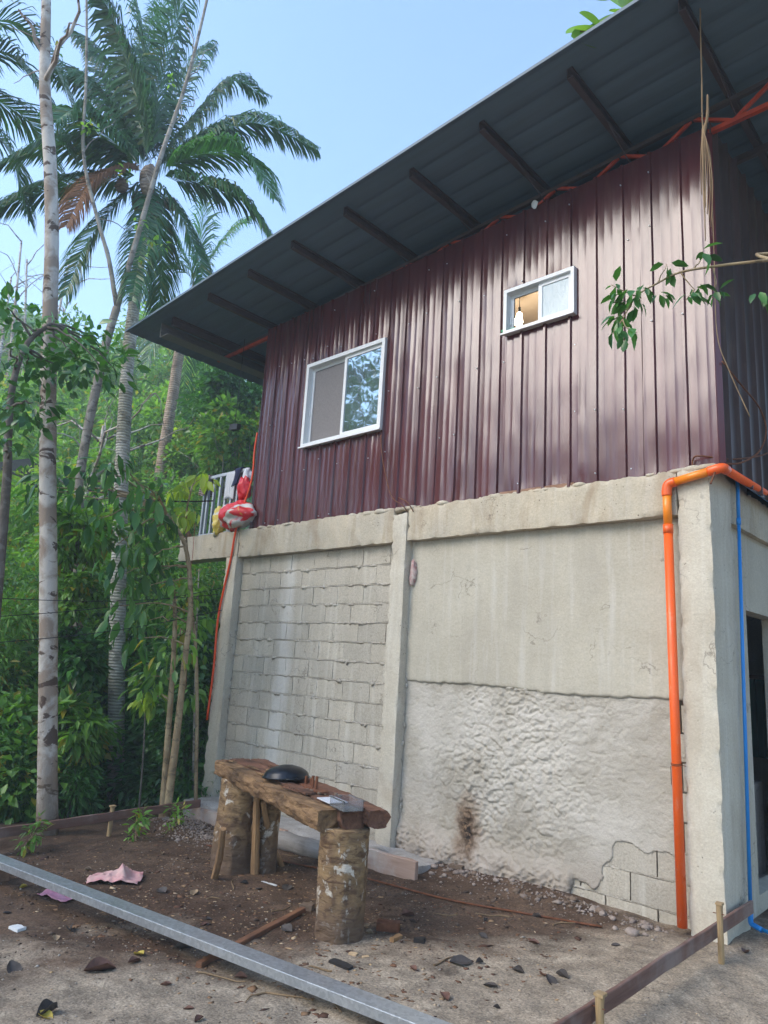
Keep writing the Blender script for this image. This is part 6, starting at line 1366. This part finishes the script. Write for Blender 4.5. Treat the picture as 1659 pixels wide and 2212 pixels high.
# ---- dry vine hanging off the eaves in front of the corner
vine = thing('dry_vine', ony(1515, 250, -0.62), 'dry brown vine dangling from the roof past the wall corner', 'vine')
vy = -0.62
MB().tube(smooth_path([ony(1512, -60, vy - 0.2), ony(1513, 60, vy - 0.1), ony(1516, 170, vy), ony(1517, 255, vy), ony(1520, 300, vy)], 6), 0.0055, 7, rough=0.1).build('stem', MAT['vine'], vine, True)
MB().tube(smooth_path([ony(1528, 205, vy), ony(1528, 250, vy), ony(1520, 290, vy), ony(1519, 340, vy), ony(1521, 420, vy), ony(1524, 520, vy)], 6), list(np.linspace(0.007, 0.014, 12)) + list(np.linspace(0.014, 0.003, 19)), 7, rough=0.12).build('wad', MAT['vine'], vine, True)
MB().tube(smooth_path([ony(1522, 290, vy), ony(1535, 340, vy), ony(1538, 420, vy), ony(1543, 560, vy), ony(1549, 720, vy), ony(1575, 800, vy), ony(1620, 900, vy)], 6), 0.0035, 5).build('strand', MAT['vine'], vine, True)
for k in range(6): MB().tube(smooth_path([ony(1518 + k * 1.5, 270 + 6 * k, vy - 0.01), ony(1514 + 5 * k, 340 + 10 * k, vy - 0.015 * (k % 3)), ony(1516 + 4 * k, 420 + 14 * k, vy)], 5), 0.0035, 5, rough=0.1).build('strand', MAT['vine'], vine, True)
# ---- creeper on the roof edge
crp = thing('creeper', ony(1310, 60, -1.0), 'creeper with broad round leaves on the upper roof edge', 'creeper')
cm = leafmat('creeper_leaf', (0.10, 0.22, 0.05), (0.20, 0.32, 0.07), 0.5, None)
U = np.linspace(0, 2*np.pi, 16, endpoint=False); rr_ = 0.5 * (1 + 0.12 * np.cos(U)) ; V = np.concatenate([np.stack([rr_ * np.cos(U) * (1 + 0.3 * (np.cos(U) > 0.9)), rr_ * np.sin(U), 0.12 * np.abs(np.sin(U))], -1), [[0, 0, 0]]]); F = [(q, (q+1) % 16, 16) for q in range(16)]
cme = mesh_data('leaf', V, F, cm, True); cl = loc_of(crp)
crx = [(1270, 42), (1253, 68), (1290, 70), (1325, 42), (1345, 30), (1305, 60), (1365, 12), (1262, 88), (1385, 0), (1320, 2), (1290, -8), (1345, -25), (1400, -30)]
yb = lambda k: -1.04 + 0.05 * (k % 3)
for k, (u, v) in enumerate(crx):
    p = ony(u, v, yb(k)); o = link('leaf', cme, crp, tuple(p - cl)); s_ = 0.25 * rs.uniform(0.75, 1.2); o.scale = (s_, s_, s_); o.rotation_euler = (rs.uniform(0.6, 1.4), rs.uniform(-0.5, 0.5), rs.uniform(0.2, 1.2))
MB().tube(smooth_path([ony(1253, 68, -1.02), ony(1290, 66, -1.0), ony(1325, 44, -1.0), ony(1365, 10, -1.0), ony(1400, -30, -1.0), ony(1480, -60, -0.9)], 4), 0.006, 5).build('stem', MAT['vine'], crp, True)

# ---- wires through the thicket
for k, (a_, b_, d1, d2, lb) in enumerate([((-60, 1289), (470, 1284), 7.6, 9.0, 'level black wire strung between the pale trunk and the column'), ((-60, 1335), (480, 1270), 7.6, 9.0, 'black wire rising slightly towards the column'), ((-60, 1392), (480, 1318), 7.6, 9.0, 'lowest sagging black wire below the other wires'), ((190, 1058), (460, 1082), 9.0, 9.5, 'short thick black cable among the big drooping leaves')]):
    a = atd(*a_, d1); b = atd(*b_, d2); pts = [a + (b - a) * t + np.array([0, 0, -0.06 * math.sin(math.pi * t)]) for t in np.linspace(0, 1, 14)]
    tag(MB().tube(pts, 0.004 if k < 3 else 0.010, 5).build('wire', MAT['wire'], None, True), lb, 'wire')
# ---- neighbour's house among the trees
hp_ = atd(45, 1170, 21.0); hz_ = float(ground_z(hp_[0], hp_[1])); zt = atd(45, 1120, 21)[2]
nb = thing('far_house', (hp_[0], hp_[1], hz_), 'small salmon coloured house half hidden among the trees', 'house')
nv = MB().box(hp_[0] - 2, hp_[0] + 2, hp_[1] - 2.6, hp_[1] + 0.75, hz_ - 0.5, zt + 0.25); nwall = nv.build('wall', simple('salmon_paint', (0.62, 0.36, 0.22), 0.8, 0, 0.15, 2), nb)
rz = zt + 0.25
MB().add([(hp_[0]-2.4, hp_[1]-3.0, rz), (hp_[0]+2.4, hp_[1]-3.0, rz), (hp_[0]+2.4, hp_[1]+1.1, rz), (hp_[0]-2.4, hp_[1]+1.1, rz), (hp_[0]-2.4, hp_[1]-1, rz+0.8), (hp_[0]+2.4, hp_[1]-1, rz+0.8)], [(0,1,5,4),(2,3,4,5),(1,2,5),(3,0,4),(3,2,1,0)]).build('roof', simple('old_roof', (0.16, 0.13, 0.12), 0.7, 0, 0.3, 3), nb)
MB().box(hp_[0] + 1.98, hp_[0] + 2.02, hp_[1] - 0.1, hp_[1] + 0.6, hz_ + 0.2, hz_ + 1.5).build('doorway', simple('doorway_shade', (0.02, 0.02, 0.025), 0.6), nb)  # near-black slab on the wall, painted in for the dark inside
MB().box(hp_[0] + 1.98, hp_[0] + 2.02, hp_[1] - 1.6, hp_[1] - 0.8, hz_ + 0.9, hz_ + 1.6).build('window', simple('far_glass', (0.05, 0.06, 0.07), 0.2), nb)
# ---- weeds at the yard edge
for k, (u, v) in enumerate([(70, 1770), (300, 1765), (385, 1745)]):
    p = atd(u, v, 7.6 + 0.3 * (k % 3)); z = float(ground_z(p[0], p[1]))
    plant('weed', (p[0], p[1], z), (p[0], p[1], z + 0.15), (0.13, 0.13, 0.15), 7, 12, 0.085, MAT['leaf_mid'], MAT['bark_tan'], 'low green weed growing along the long board', 'weed', 'weeds along the board', 800 + k, 0.01, True, 0.3, 0.5, aspect=0.3, crownname='foliage', limbs=6)

# ------------------------------------------------------------------ mist in the valley
hm = bpy.data.materials.new('valley_mist'); hm.use_nodes = True; hn = hm.node_tree
for n_ in list(hn.nodes): hn.nodes.remove(n_)
pv = hn.nodes.new('ShaderNodeVolumePrincipled'); pv.inputs['Density'].default_value = 0.0048; pv.inputs['Color'].default_value = (0.80, 0.93, 1.0, 1); pv.inputs['Anisotropy'].default_value = 0.2
mo = hn.nodes.new('ShaderNodeOutputMaterial'); hn.links.new(pv.outputs[0], mo.inputs['Volume'])
hz0 = MB().box(-225, 165, -165, 225, -4.0, 44.0).build('haze', hm, None); kind(hz0, 'stuff'); tag(hz0, 'thin morning mist hanging over the valley and hill', 'haze')
